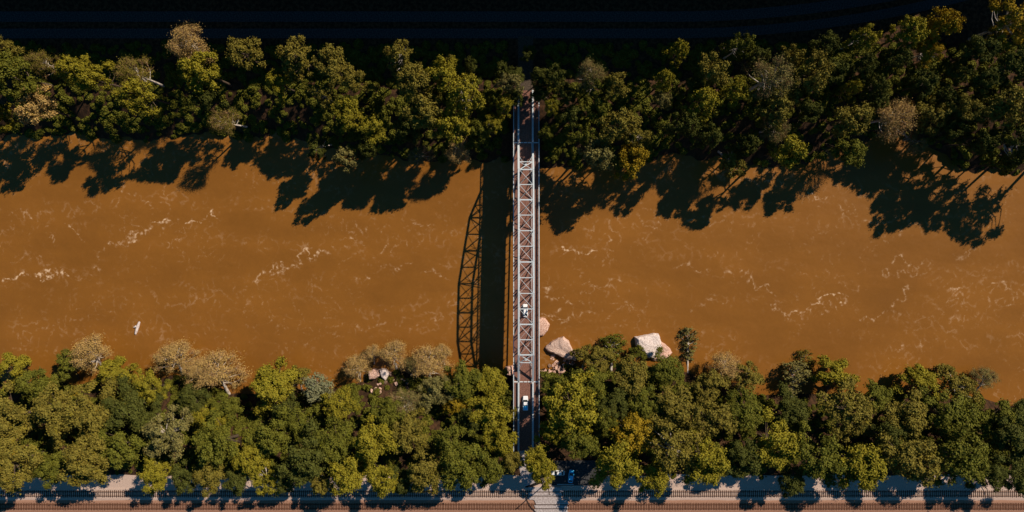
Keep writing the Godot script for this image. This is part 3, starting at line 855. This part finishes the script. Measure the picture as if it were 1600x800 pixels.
func build_vehicles() -> void:
	var a := at_px(820.8, 485.0, 15.0)
	build_car("car", Vector3(a.x, deck_y(a.z), a.z), 0.03, M.white_paint, "white hatchback driving on the bridge deck between the trusses over water", "car")
	var b := at_px(821.0, 629.5, 15.6)
	build_car("pickup", Vector3(b.x, lerpf(15.45, 14.56, (b.z - BS) / (71.8 - BS)), b.z), 0.0, M.white_paint, "white pickup truck on the approach span, half in tree shade", "truck")
	var d := at_px(872.0, 739.0, TRACK_LEVEL + 1.0)
	build_car("parked", Vector3(d.x, TRACK_LEVEL + 0.08, d.z), PI / 2, M.white_paint, "white car parked sideways under trees next to the utility pole", "car")
	var e := at_px(892.5, 745.0, TRACK_LEVEL + 1.4)
	build_car("parked", Vector3(e.x, TRACK_LEVEL + 0.08, e.z), -0.12, M.blue_paint_and_shade, "bright blue car parked in deep shade beside the railway", "car")
	var p := at_px(855.0, 753.0, TRACK_LEVEL)
	var pole := thing("utility_pole", p, "dark wooden utility pole beside the level crossing, casting a long shadow", "pole")
	var st := Shape.new()
	st.tube(Vector3.ZERO, Vector3(0.1, 13.4, 0), 0.2, 0.14, 9)
	part("shaft", st, M.wood, pole)
	st = Shape.new()
	st.bar(Vector3(-0.5, 12.6, 0.16), Vector3(0.7, 12.6, 0.16), 0.12, 0.14)
	part("crossarm", st, M.wood, pole)
	for s in [-0.45, 0.1, 0.65]:
		st = Shape.new()
		st.tube(Vector3(s, 12.67, 0.16), Vector3(s, 12.9, 0.16), 0.06, 0.04, 7)
		part("insulator", st, M.lamp, pole)

# ------------------------------------------------------------------ trees
func rand_dir(r: RandomNumberGenerator) -> Vector3:
	var y := r.randf_range(-1, 1); var a := r.randf() * TAU; var s := sqrt(1 - y * y)
	return Vector3(cos(a) * s, y, sin(a) * s)

func make_tree(called: String, seed_: int, o: Dictionary) -> void:
	# a crown of leaf faces gathered in clumps on lobes, and a trunk with a limb to each lobe; radius 5, height 14 before scaling
	var r := RandomNumberGenerator.new()
	r.seed = seed_
	var R: float = o.get("R", 5.0); var H: float = o.get("H", 14.0)
	var low: float = o.get("low", 0.38) * H
	var nl: int = o.get("lobes", 24); var nc: int = o.get("clumps", 26); var nf: int = o.get("leaves", 22)
	var ls: float = o.get("size", 0.34); var cr0: float = o.get("cr", 0.62); var lr0: float = o.get("lr", 0.32)
	var spread: float = o.get("hue", 0.30); var gold: float = o.get("gold", 0.04); var twig: int = o.get("twigs", 0)
	var cone: bool = o.get("cone", false)
	var crown := Shape.new()
	crown.coloured = true
	var wood := Shape.new()
	var fine_wood := Shape.new()
	var stem_top := Vector3(r.randf_range(-0.4, 0.4), H * 0.72, r.randf_range(-0.4, 0.4))
	var tr: float = o.get("trunk", 0.30)
	var bend := Vector3(r.randf_range(-0.3, 0.3), H * 0.36, r.randf_range(-0.3, 0.3))
	wood.path([Vector3(0, -0.8, 0), Vector3(0, H * 0.06, 0), bend, stem_top], [tr * 1.5, tr * 1.1, tr * 0.85, tr * 0.3], 8)
	var ph := Vector3(r.randf() * TAU, r.randf() * TAU, r.randf() * TAU)
	var squash := Vector2(r.randf_range(0.88, 1.12), r.randf_range(0.88, 1.12))
	for k in nl:
		var u := (k + 0.5) / nl
		var an := k * 2.39996 + r.randf_range(-0.35, 0.35)
		var rad := R * 0.82 * sqrt(u) * r.randf_range(0.66, 1.18) * (1.0 + 0.22 * sin(an * 2.0 + ph.x) + 0.16 * sin(an * 3.0 + ph.y) + 0.10 * sin(an * 5.0 + ph.z))
		var cy: float
		if cone:
			rad = R * 0.62 * r.randf_range(0.15, 1.15) * sqrt(sin(PI * clampf(u * 0.85 + 0.08, 0.0, 1.0)))
			cy = lerpf(H * 0.98, low, u)
		else:
			var dome := sqrt(maxf(0.0, 1.0 - pow(rad / (R * 1.08), 2.0)))
			cy = low + (H * 0.95 - low) * dome * r.randf_range(0.60, 1.06)
			if k % 4 == 3: cy = lerpf(low, cy, r.randf_range(0.1, 0.6))
		var lc := Vector3(cos(an) * rad * squash.x, cy, sin(an) * rad * squash.y)
		var lr := R * lr0 * r.randf_range(0.55, 1.35)
		var outward := Vector3(lc.x, 0, lc.z).normalized() if rad > 0.3 else Vector3.ZERO
		var lobe_tone := r.randf_range(1.0 - spread * 0.6, 1.0 + spread * 0.6)
		# limb
		var start := bend.lerp(stem_top, clampf((cy - bend.y) / (stem_top.y - bend.y) - 0.25, 0.0, 0.9))
		var knee := start.lerp(lc, 0.5) + Vector3(0, -0.12 * rad, 0) + rand_dir(r) * 0.3
		wood.path([start, knee, lc], [tr * 0.42, tr * 0.26, tr * 0.09], 5)
		for t in twig:
			var dd := (rand_dir(r) + outward * 0.5 + Vector3.UP * 0.35).normalized()
			var tip := lc + dd * lr * r.randf_range(0.8, 1.35)
			var kn := lc.lerp(tip, 0.5) + rand_dir(r) * 0.2
			fine_wood.path([knee.lerp(lc, r.randf_range(0.3, 1.0)), kn, tip], [tr * 0.18, tr * 0.11, tr * 0.04], 3)
		for q in nc:
			var d := (rand_dir(r) + Vector3.UP * 0.45 + outward * 0.35).normalized()
			var cc := lc + d * lr * r.randf_range(0.55, 1.08) * Vector3(1, 0.85, 1)
			var cr := cr0 * r.randf_range(0.6, 1.3)
			var tone := lobe_tone * r.randf_range(1.0 - spread, 1.0 + spread)
			var warm := r.randf_range(-0.10, 0.14)
			if r.randf() < gold: warm += 0.7; tone *= 1.25
			for f in nf:
				var e := rand_dir(r)
				var pos := cc + e * cr * (pow(r.randf(), 0.6) if f % 4 else r.randf_range(0.8, 2.2)) * Vector3(1, 0.75, 1)
				var nn := (rand_dir(r) * 0.75 + d * 0.75 + e * 0.35).normalized()
				var t1 := nn.cross(rand_dir(r)).normalized()
				var t2 := nn.cross(t1)
				var s := ls * r.randf_range(0.65, 1.35)
				var lt := tone * r.randf_range(0.72, 1.28)
				var col := Color(lt * (1.0 + warm), lt * (1.0 + warm * 0.25), lt * (1.0 - maxf(warm, 0.0) * 0.5))
				var b := crown.v.size()
				crown.v.append(pos - t1 * s * 0.62); crown.v.append(pos + t2 * s * 0.42 + nn * s * 0.06); crown.v.append(pos + t1 * s * 0.62); crown.v.append(pos - t2 * s * 0.42 + nn * s * 0.06)
				for z in 4:
					crown.n.append(nn); crown.c.append(col)
				crown.i.append(b); crown.i.append(b + 1); crown.i.append(b + 2); crown.i.append(b); crown.i.append(b + 2); crown.i.append(b + 3)
	meshes[called] = [crown.mesh(), wood.mesh(), fine_wood.mesh() if fine_wood.v.size() > 0 else null]

func make_tree_kinds() -> void:
	for k in 5: make_tree("broad%d" % k, 100 + k, {"lobes": 29 + 2 * k, "clumps": 22, "leaves": 20, "lr": 0.215 - 0.006 * k, "cr": 0.43, "size": 0.28, "low": 0.44})
	for k in 4: make_tree("ragged%d" % k, 140 + k, {"lobes": 34, "clumps": 17, "leaves": 19, "lr": 0.19, "size": 0.27, "cr": 0.40, "low": 0.46, "hue": 0.36, "gold": 0.07, "twigs": 2})
	for k in 2: make_tree("clumpy%d" % k, 170 + k, {"lobes": 62, "clumps": 9, "leaves": 30, "lr": 0.145, "cr": 0.42, "hue": 0.14, "gold": 0.10, "size": 0.30})
	for k in 3: make_tree("sparse%d" % k, 200 + k, {"lobes": 46, "clumps": 12, "leaves": 15, "lr": 0.24, "size": 0.17, "cr": 0.85, "twigs": 13, "low": 0.40, "trunk": 0.32, "hue": 0.3, "gold": 0.05})
	for k in 2: make_tree("slender%d" % k, 230 + k, {"R": 3.0, "H": 14.0, "lobes": 34, "clumps": 9, "leaves": 15, "lr": 0.24, "size": 0.25, "cr": 0.45, "low": 0.25, "trunk": 0.22, "twigs": 2, "cone": true})

# every tree that can be told apart, plus added shade trees: photo x, photo y, crown radius (photo pixels), leaf colour, shape, extra height factor
const NORTH := [
	[22, 118, 44, "green", "broad", 1.15], [8, 78, 24, "olive", "ragged", 0.9], [60, 168, 36, "tan", "ragged", 1.1], [6, 186, 24, "yellow-green", "broad", 1.05], [70, 100, 24, "olive", "sparse", 0.9], [118, 110, 28, "yellow-green", "ragged", 1.0], [152, 125, 30, "yellow-green", "broad", 1.15],
	[212, 118, 32, "olive", "sparse", 1.05], [222, 150, 36, "yellow-green", "ragged", 1.2], [298, 70, 34, "tan", "sparse", 1.05], [318, 112, 38, "yellow-green", "broad", 1.2], [385, 86, 34, "olive", "ragged", 1.05], 
	[330, 155, 26, "dark green", "broad", 1.05], [357, 194, 25, "olive", "sparse", 1.0], [465, 92, 36, "olive", "ragged", 1.05], [438, 132, 24, "yellow-green", "broad", 0.95], [520, 104, 36, "olive", "broad", 1.05], [556, 128, 28, "olive", "broad", 1.0], [506, 148, 26, "olive", "ragged", 0.95],
	[545, 178, 30, "yellow-green", "broad", 1.0], [588, 204, 30, "yellow-green", "broad", 1.0], [500, 232, 22, "dark green", "ragged", 1.05], [545, 246, 26, "grey-green", "ragged", 1.15], [576, 232, 22, "dark green", "broad", 1.1],
	[626, 92, 30, "olive", "ragged", 1.1], [648, 132, 38, "olive", "broad", 1.1], [692, 118, 34, "yellow-green", "broad", 1.1], [726, 150, 38, "yellow-green", "ragged", 1.1], [665, 178, 40, "olive", "broad", 1.05], [708, 192, 36, "yellow-green", "broad", 1.05], [640, 205, 26, "dark green", "broad", 1.05], [735, 104, 15, "dark green", "ragged", 0.9], [704, 92, 10, "olive", "slender", 0.8],
	[655, 246, 22, "grey-green", "sparse", 0.7], [716, 238, 24, "tan", "sparse", 0.75], [748, 208, 22, "green", "broad", 0.9], [770, 196, 20, "yellow-green", "ragged", 0.95], [797, 132, 24, "grey-green", "ragged", 0.9], [788, 166, 20, "yellow-green", "ragged", 0.9], [772, 158, 14, "green", "broad", 0.8], [784, 112, 16, "dark green", "broad", 0.8],
	[854, 207, 16, "green", "ragged", 0.7], [862, 168, 17, "yellow-green", "ragged", 0.75], [884, 150, 20, "dark green", "broad", 0.72], [922, 118, 28, "grey-green", "sparse", 1.05], [928, 132, 26, "green", "ragged", 0.95], [958, 138, 28, "olive", "broad", 1.05], [892, 182, 26, "dark green", "broad", 0.75], [932, 174, 26, "green", "broad", 0.95],
	[962, 200, 38, "olive", "ragged", 1.1], [932, 240, 34, "grey-green", "broad", 1.2], [990, 214, 26, "olive", "ragged", 1.0], [984, 252, 34, "golden", "broad", 1.1], [912, 215, 24, "green", "ragged", 1.1],
	[1058, 80, 19, "yellow-green", "clumpy", 1.05], [1036, 126, 20, "yellow-green", "ragged", 1.0], [1034, 158, 18, "grey-green", "ragged", 0.85], [1155, 74, 24, "green", "ragged", 1.0], [1110, 114, 32, "olive", "broad", 1.05], [1096, 162, 32, "yellow-green", "ragged", 1.05], [1146, 146, 26, "yellow-green", "broad", 1.0], [1064, 196, 28, "dark green", "ragged", 1.2], [1104, 212, 26, "dark green", "broad", 1.15], [1142, 252, 30, "olive", "ragged", 0.9],
	[1204, 124, 42, "grey-green", "sparse", 1.1], [1212, 168, 36, "olive", "ragged", 1.0], [1206, 204, 26, "grey-green", "sparse", 0.9], [1264, 118, 40, "olive", "ragged", 1.1], [1234, 92, 22, "olive", "broad", 0.95], [1226, 238, 34, "yellow-green", "broad", 1.1], [1160, 226, 22, "dark green", "broad", 1.05],
	[1286, 74, 26, "dark green", "ragged", 0.95], [1346, 62, 26, "yellow-green", "ragged", 0.9], [1326, 140, 15, "yellow-green", "clumpy", 0.9], [1324, 188, 36, "olive", "broad", 1.0], [1318, 236, 34, "green", "broad", 0.9], [1390, 186, 36, "tan", "sparse", 0.95], [1366, 136, 22, "dark green", "ragged", 0.9], [1416, 52, 30, "yellow-green", "clumpy", 0.95], [1400, 92, 24, "dark green", "ragged", 0.85], [1470, 40, 30, "golden", "clumpy", 1.0], [1448, 82, 24, "golden", "ragged", 0.8], [1444, 182, 32, "olive", "ragged", 0.95], [1428, 222, 22, "grey-green", "sparse", 0.8],
	[804, 152, 20, "dark green", "broad", 0.6], [806, 122, 20, "dark green", "broad", 0.6], [844, 120, 20, "dark green", "broad", 0.7], [843, 146, 19, "dark green", "broad", 0.6], [826, 84, 16, "dark green", "broad", 0.5], [868, 122, 22, "dark green", "broad", 1.0], [848, 148, 16, "dark green", "ragged", 0.75], [1300, 112, 26, "dark green", "broad", 0.85], [1346, 106, 24, "dark green", "ragged", 0.85], [1440, 132, 26, "dark green", "broad", 0.8], [1474, 152, 24, "dark green", "ragged", 0.8], [1532, 128, 28, "dark green", "broad", 0.85], [1262, 176, 24, "dark green", "broad", 0.8], [1180, 88, 22, "dark green", "ragged", 0.9], [1080, 138, 20, "dark green", "broad", 0.8], [1366, 160, 22, "dark green", "broad", 0.75],  # dark fill trees, added to shade the lane and forest floor
	[1520, 226, 26, "dark green", "broad", 1.1], [1676, 214, 42, "dark green", "ragged", 1.1], [1655, 180, 40, "olive", "broad", 1.05], [1736, 226, 46, "dark green", "ragged", 1.15], [1640, 112, 36, "olive", "ragged", 1.0], [1500, 172, 30, "olive", "broad", 0.95], [1536, 172, 28, "olive", "broad", 0.95], [1494, 116, 20, "dark green", "ragged", 0.8], [1572, 40, 40, "golden", "ragged", 1.0], [1574, 106, 34, "dark green", "broad", 0.95], [1576, 166, 40, "olive", "ragged", 0.95], [1582, 226, 36, "dark green", "ragged", 1.2], [1526, 80, 32, "dark green", "broad", 0.9], [1560, 258, 20, "green", "ragged", 1.1], [1474, 206, 24, "dark green", "broad", 0.95],
]
const SOUTH := [
	[14, 576, 30, "yellow-green", "broad", 0.9], [12, 650, 46, "olive", "broad", 1.0], [24, 716, 42, "olive", "broad", 1.0], [100, 572, 26, "green", "ragged", 0.9], [132, 556, 34, "tan", "sparse", 1.0], [62, 602, 32, "green", "broad", 0.9], [96, 642, 46, "olive", "broad", 1.1], [150, 645, 40, "olive", "broad", 1.1], [80, 724, 26, "green", "broad", 0.85], [140, 716, 40, "olive", "broad", 1.0],
	[176, 586, 28, "yellow-green", "broad", 0.95], [200, 640, 40, "dark green", "broad", 1.0], [192, 698, 36, "green", "broad", 0.95], [236, 602, 28, "yellow-green", "ragged", 0.95], [264, 560, 32, "tan", "sparse", 0.9], [334, 586, 40, "tan", "sparse", 0.95], [306, 580, 26, "tan", "sparse", 0.9], [264, 676, 40, "grey-green", "ragged", 1.05], [304, 622, 26, "dark green", "broad", 0.85], [326, 656, 26, "yellow-green", "ragged", 0.9], [344, 692, 38, "green", "broad", 1.0], [230, 652, 28, "dark green", "broad", 0.9], [246, 734, 26, "yellow-green", "broad", 0.8], [330, 738, 26, "olive", "broad", 0.85], [356, 640, 26, "green", "broad", 0.85], [394, 704, 28, "yellow-green", "broad", 0.9], [290, 740, 22, "dark green", "broad", 0.8], [372, 742, 22, "dark green", "broad", 0.8],
	[430, 602, 38, "yellow-green", "broad", 1.0], [464, 592, 20, "olive", "ragged", 0.9], [496, 608, 24, "silvery", "slender", 0.95], [530, 630, 28, "yellow-green", "ragged", 0.95], [424, 682, 34, "green", "broad", 1.0], [470, 664, 30, "green", "broad", 0.95], [480, 710, 40, "dark green", "broad", 1.05], [416, 738, 26, "yellow-green", "ragged", 0.8], [524, 690, 34, "green", "broad", 1.0], [546, 732, 32, "yellow-green", "broad", 0.95], [506, 746, 22, "olive", "broad", 0.8], [446, 640, 24, "dark green", "ragged", 0.85], [450, 742, 20, "dark green", "broad", 0.8],
	[556, 576, 24, "tan", "sparse", 0.8], [612, 556, 24, "tan", "sparse", 0.85], [668, 572, 32, "tan", "sparse", 0.95], [646, 572, 18, "grey-green", "sparse", 0.8], [690, 556, 18, "tan", "sparse", 0.75], [580, 555, 16, "tan", "sparse", 0.7], [636, 630, 26, "grey-green", "sparse", 0.85], [682, 612, 30, "grey-green", "ragged", 0.95], [604, 646, 28, "green", "broad", 0.9], [586, 690, 36, "yellow-green", "broad", 1.0], [640, 680, 30, "olive", "clumpy", 0.95], [664, 730, 30, "olive", "broad", 0.95], [596, 738, 28, "yellow-green", "broad", 0.85], [630, 744, 22, "dark green", "broad", 0.8],
	[728, 596, 34, "green", "broad", 1.0], [766, 598, 32, "yellow-green", "broad", 1.0], [714, 626, 22, "golden", "ragged", 0.85], [764, 646, 36, "yellow-green", "broad", 1.0], [740, 656, 24, "dark green", "ragged", 0.9], [702, 690, 30, "green", "broad", 0.95], [722, 716, 38, "green", "broad", 1.0], [788, 618, 18, "green", "broad", 0.9], [782, 690, 24, "yellow-green", "broad", 0.95], [764, 722, 26, "green", "broad", 0.9], [800, 712, 19, "olive", "broad", 0.9], [800, 642, 11, "olive", "broad", 0.9],
	[840, 712, 26, "yellow-green", "broad", 0.95], [846, 736, 20, "yellow-green", "ragged", 0.6], [892, 636, 46, "yellow-green", "clumpy", 1.35], [868, 602, 26, "green", "broad", 1.15], [862, 672, 20, "yellow-green", "broad", 1.4], [904, 690, 28, "green", "broad", 0.95], [922, 602, 32, "green", "broad", 0.95], [914, 556, 20, "olive", "ragged", 0.8], [962, 546, 22, "green", "slender", 0.85], [936, 566, 26, "olive", "ragged", 0.85], [988, 676, 34, "golden", "clumpy", 1.05], [962, 716, 38, "yellow-green", "broad", 1.0], [944, 660, 24, "green", "broad", 0.95], [986, 590, 34, "olive", "broad", 0.9], [958, 632, 28, "dark green", "broad", 0.9], [1010, 632, 30, "green", "broad", 0.9], [1040, 580, 30, "green", "broad", 0.85], [1050, 640, 38, "olive", "broad", 0.95], [998, 554, 14, "green", "ragged", 0.7],
	[1086, 540, 18, "grey-green", "slender", 1.1], [1108, 604, 30, "olive", "ragged", 0.9], [1134, 576, 28, "tan", "sparse", 0.9], [1166, 592, 28, "olive", "ragged", 0.95], [1110, 656, 38, "olive", "ragged", 1.05], [1162, 642, 34, "green", "broad", 0.95], [1050, 698, 40, "olive", "ragged", 1.05], [1104, 712, 36, "yellow-green", "broad", 1.0], [1022, 738, 26, "yellow-green", "broad", 0.85], [1210, 692, 38, "yellow-green", "broad", 1.0], [1160, 712, 30, "dark green", "broad", 0.9],
	[1252, 592, 22, "grey-green", "slender", 1.0], [1268, 570, 16, "olive", "slender", 0.9], [1310, 588, 34, "yellow-green", "broad", 0.9], [1318, 640, 44, "olive", "ragged", 1.05], [1236, 640, 30, "dark green", "broad", 0.85], [1276, 708, 40, "green", "broad", 1.0], [1340, 718, 38, "yellow-green", "broad", 1.0], [1366, 622, 30, "green", "broad", 0.9], [1438, 596, 30, "yellow-green", "broad", 0.85], [1410, 650, 40, "olive", "broad", 1.0], [1498, 602, 34, "olive", "ragged", 0.9], [1546, 594, 22, "grey-green", "sparse", 0.85], [1484, 650, 42, "green", "broad", 1.0], [1420, 708, 42, "olive", "broad", 1.0], [1500, 708, 40, "green", "broad", 1.0], [1552, 660, 34, "green", "broad", 0.95], [1584, 690, 40, "dark green", "broad", 0.95], [1592, 642, 28, "dark green", "broad", 0.85], [1546, 736, 26, "dark green", "broad", 0.85], [1592, 738, 30, "dark green", "broad", 0.85], [1236, 744, 22, "dark green", "broad", 0.8], [1380, 680, 26, "dark green", "broad", 0.9],
]

func plant_trees() -> void:
	var ord := ["", "second", "third", "fourth", "fifth", "sixth", "seventh", "eighth", "ninth", "tenth", "eleventh", "twelfth", "thirteenth", "fourteenth", "fifteenth", "sixteenth"]
	var looks := {"broad": "full crowned", "ragged": "loosely branched", "clumpy": "tufted", "sparse": "thin twiggy", "slender": "slender upright", "bush": "low bushy"}
	var rows_n := ["by the shaded water edge", "amid the shaded bank", "along the shaded road"]
	var rows_s := ["by the sunny water edge", "amid the railway bank", "lining the railway"]
	var counts := {"broad": 5, "ragged": 4, "clumpy": 2, "sparse": 3, "slender": 2}
	rng.seed = 4242
	var all := []
	for bank in [0, 1]:
		for t in (NORTH if bank == 0 else SOUTH): all.append([t, bank])
	var classes := {}
	var idx := 0
	for e in all:
		var t: Array = e[0]
		var rpx: float = t[2]
		var tall: float = (19.0 + rpx * 0.21) * t[5]
		if e[1] == 1: tall = (9.5 + rpx * 0.25) * t[5] * (1.22 if t[1] >= 680 else 1.0)
		if t[4] == "slender": tall = (10.0 + rpx * 0.3) * t[5]
		var at := at_px(t[0], t[1], 14.0)
		var hc := 14.0
		for k in 4:
			var g := maxf(ground_at(at.x, at.z), 0.0)
			hc = g + 0.66 * tall
			at = at_px(t[0], t[1] + (7.0 if e[1] == 1 and t[1] >= 700 else 0.0), hc)
		var g0 := maxf(ground_at(at.x, at.z), -0.4)
		var rm := rpx * 0.25 * (CAM_H - hc) / CAM_H * (0.85 if e[1] == 0 else (1.07 if t[1] >= 680 else 1.0))
		var row: int
		if e[1] == 0: row = 0 if t[1] > 185 else (1 if t[1] > 105 else 2)
		else: row = 0 if t[1] < 605 else (1 if t[1] < 680 else 2)
		var side := "left" if t[0] < 822 else "right"
		var key := "%d|%d|%s|%s|%s" % [e[1], row, side, t[3], t[4]]
		if not classes.has(key): classes[key] = []
		classes[key].append([absf(t[0] - 822.0), idx])
		e.append_array([at, g0, rm, tall, row, side, key])
		idx += 1
	for key in classes: classes[key].sort_custom(func(a, b): return a[0] < b[0])
	idx = 0
	for e in all:
		var t: Array = e[0]
		var pos: Vector3 = e[2]
		var place := 0
		var list: Array = classes[e[8]]
		for k in list.size():
			if list[k][1] == idx: place = k
		var label := "%s %s tree %s, %s%s of the bridge" % [looks[t[4]], t[3], (rows_n if e[1] == 0 else rows_s)[e[6]], (ord[place] + " ") if place > 0 else ("first " if list.size() > 1 else ""), e[7]]
		var name_ := "tree" if t[4] != "slender" else "slender_tree"
		if t[4] == "sparse": name_ = "twiggy_tree"
		var o := thing(name_, Vector3(pos.x, e[3], pos.z), label, "tree", "trees on the shaded road bank" if e[1] == 0 else "trees on the railway bank")
		var ms: Array = meshes[t[4] + str(rng.randi() % int(counts[t[4]]))]
		var base_r := 3.0 if t[4] == "slender" else 5.0
		var f: float = e[4] / base_r * (1.04 if t[4] != "slender" else 1.2)
		var turn := Basis(Vector3.UP, rng.randf() * TAU).scaled(Vector3(f, e[5] / 14.0, f))
		var lean := 0.05
		if e[6] == 0: lean = 0.13
		if e[6] == 0 and t[4] == "slender": lean = 0.8
		var tilt := Basis.IDENTITY
		var way := 1.0 if e[1] == 0 else -1.0
		for k in 12:
			if ground_at(pos.x, pos.z - way * 0.66 * e[5] * sin(lean)) > 0.5: break
			lean += 0.06
		tilt = Basis(Vector3(1, 0, 0), lean * way + rng.randf_range(-0.04, 0.04)) * Basis(Vector3(0, 0, 1), rng.randf_range(-0.06, 0.06))
		# the lean swings about the crown, so that it stays over its place in the photograph
		var b := tilt * turn
		var shift := Vector3(0, 0.66 * e[5], 0) - tilt * Vector3(0, 0.66 * e[5], 0)
		o.position += Vector3(shift.x, 0, shift.z)
		o.position.y = maxf(ground_at(o.position.x, o.position.z), -0.6)
		var trunk := part("trunk", ms[1], M.pale_bark if t[4] == "sparse" or t[4] == "slender" or (t[4] == "ragged" and idx % 3 == 0) else M.bark, o)
		var crown := part("crown", ms[0], M.leaf[t[3]], o)
		trunk.basis = b; crown.basis = b
		if ms[2] != null: 
			var tw := part("twigs", ms[2], M.tan_bark if t[4] == "sparse" else M.bark, o)
			tw.basis = b
			tw.set_meta("kind", "stuff")
		idx += 1

func build_undergrowth() -> void:
	# low bushes nobody could count on both banks
	rng.seed = 777
	var r2 := RandomNumberGenerator.new()
	r2.seed = 12
	var tuft := Shape.new()
	tuft.coloured = true
	for k in 420:
		var d := rand_dir(r2)
		d.y = absf(d.y)
		var pos := d * Vector3(1.2, 0.9, 1.2) * r2.randf_range(0.6, 1.0)
		var nn := (rand_dir(r2) + d).normalized()
		var t1 := nn.cross(rand_dir(r2)).normalized(); var t2 := nn.cross(t1)
		var s := 0.36 * r2.randf_range(0.7, 1.3)
		var tone := r2.randf_range(0.6, 1.3)
		var b := tuft.v.size()
		for q in [pos - t1 * s * 0.6, pos + t2 * s * 0.4, pos + t1 * s * 0.6, pos - t2 * s * 0.4]:
			tuft.v.append(q); tuft.n.append(nn); tuft.c.append(Color(tone * r2.randf_range(0.9, 1.2), tone, tone))
		tuft.i.append(b); tuft.i.append(b + 1); tuft.i.append(b + 2); tuft.i.append(b); tuft.i.append(b + 2); tuft.i.append(b + 3)
	var tm := tuft.mesh()
	for bank in [0, 1]:
		var poses := []
		var tries := 0
		while poses.size() < 3400 and tries < 40000:
			tries += 1
			var x := rng.randf_range(-225, 225)
			var z := rng.randf_range(-79, -26) if bank == 0 else rng.randf_range(42, 82)
			if x > -2.5 and x < 13.0 and (bank == 1 or z < -30): continue
			if bank == 1 and x > 8 and x < 34 and z > 72: continue
			var g := ground_at(x, z)
			if g < 0.15: continue
			if bank == 0 and x > 60 and z > -52 and rng.randf() < 0.55: continue
			var s := rng.randf_range(0.6, 1.7)
			if bank == 1 and z > 79: s *= 0.5
			poses.append(Transform3D(Basis(Vector3.UP, rng.randf() * TAU).scaled(Vector3(s, s * rng.randf_range(0.7, 1.3), s)), Vector3(x, g - 0.1, z)))
		var mm := MultiMesh.new()
		mm.transform_format = MultiMesh.TRANSFORM_3D
		mm.mesh = tm
		mm.instance_count = poses.size()
		for k in poses.size(): mm.set_instance_transform(k, poses[k])
		var mi := MultiMeshInstance3D.new()
		mi.name = numbered("undergrowth")
		mi.multimesh = mm
		mi.material_override = M.leaf["green"]
		add_child(mi)
		tag(mi, "low undergrowth covering the shaded road bank" if bank == 0 else "low undergrowth covering the railway bank", "undergrowth", "", "stuff")

# ------------------------------------------------------------------ scene
func _ready() -> void:
	var cam := Camera3D.new()
	cam.name = "camera"
	cam.position = Vector3(0, CAM_H, 0)
	cam.rotation_degrees = Vector3(-90, 0, 0)
	cam.fov = rad_to_deg(2.0 * atan(100.0 / CAM_H))
	cam.near = 1.0
	cam.far = 1500.0
	add_child(cam)
	cam.current = true

	var env := Environment.new()
	env.background_mode = Environment.BG_SKY
	var sky_mat := ProceduralSkyMaterial.new()
	sky_mat.sky_top_color = Color(0.165, 0.38, 0.56)
	sky_mat.sky_horizon_color = Color(0.32, 0.48, 0.57)
	sky_mat.sky_curve = 0.12
	sky_mat.ground_bottom_color = Color(0.10, 0.09, 0.07)
	sky_mat.ground_horizon_color = Color(0.25, 0.36, 0.42)
	sky_mat.sun_angle_max = 4.0
	var sky := Sky.new()
	sky.sky_material = sky_mat
	env.sky = sky
	env.background_energy_multiplier = 0.74
	env.tonemap_mode = Environment.TONE_MAPPER_LINEAR
	env.tonemap_exposure = 1.14
	env.sdfgi_enabled = true
	env.ssao_enabled = true
	env.ssil_enabled = true
	var we := WorldEnvironment.new()
	we.name = "environment"
	we.environment = env
	add_child(we)

	var sun := DirectionalLight3D.new()
	sun.name = "sun"
	sun.light_energy = 1.6
	sun.light_color = Color(1.0, 0.94, 0.86)
	sun.light_angular_distance = 0.5
	sun.shadow_enabled = true
	add_child(sun)
	sun.look_at_from_position(Vector3.ZERO, Vector3(SLOPE_X, -1.0, SLOPE_Z), Vector3.UP)

	noise.seed = 7
	noise.frequency = 0.01
	noise.fractal_octaves = 3
	make_materials()
	build_ground()
	build_shade_cliff()
	build_water()
	build_roads()
	build_bridge()
	build_rocks()
	make_tree_kinds()
	plant_trees()
	build_undergrowth()
	build_vehicles()
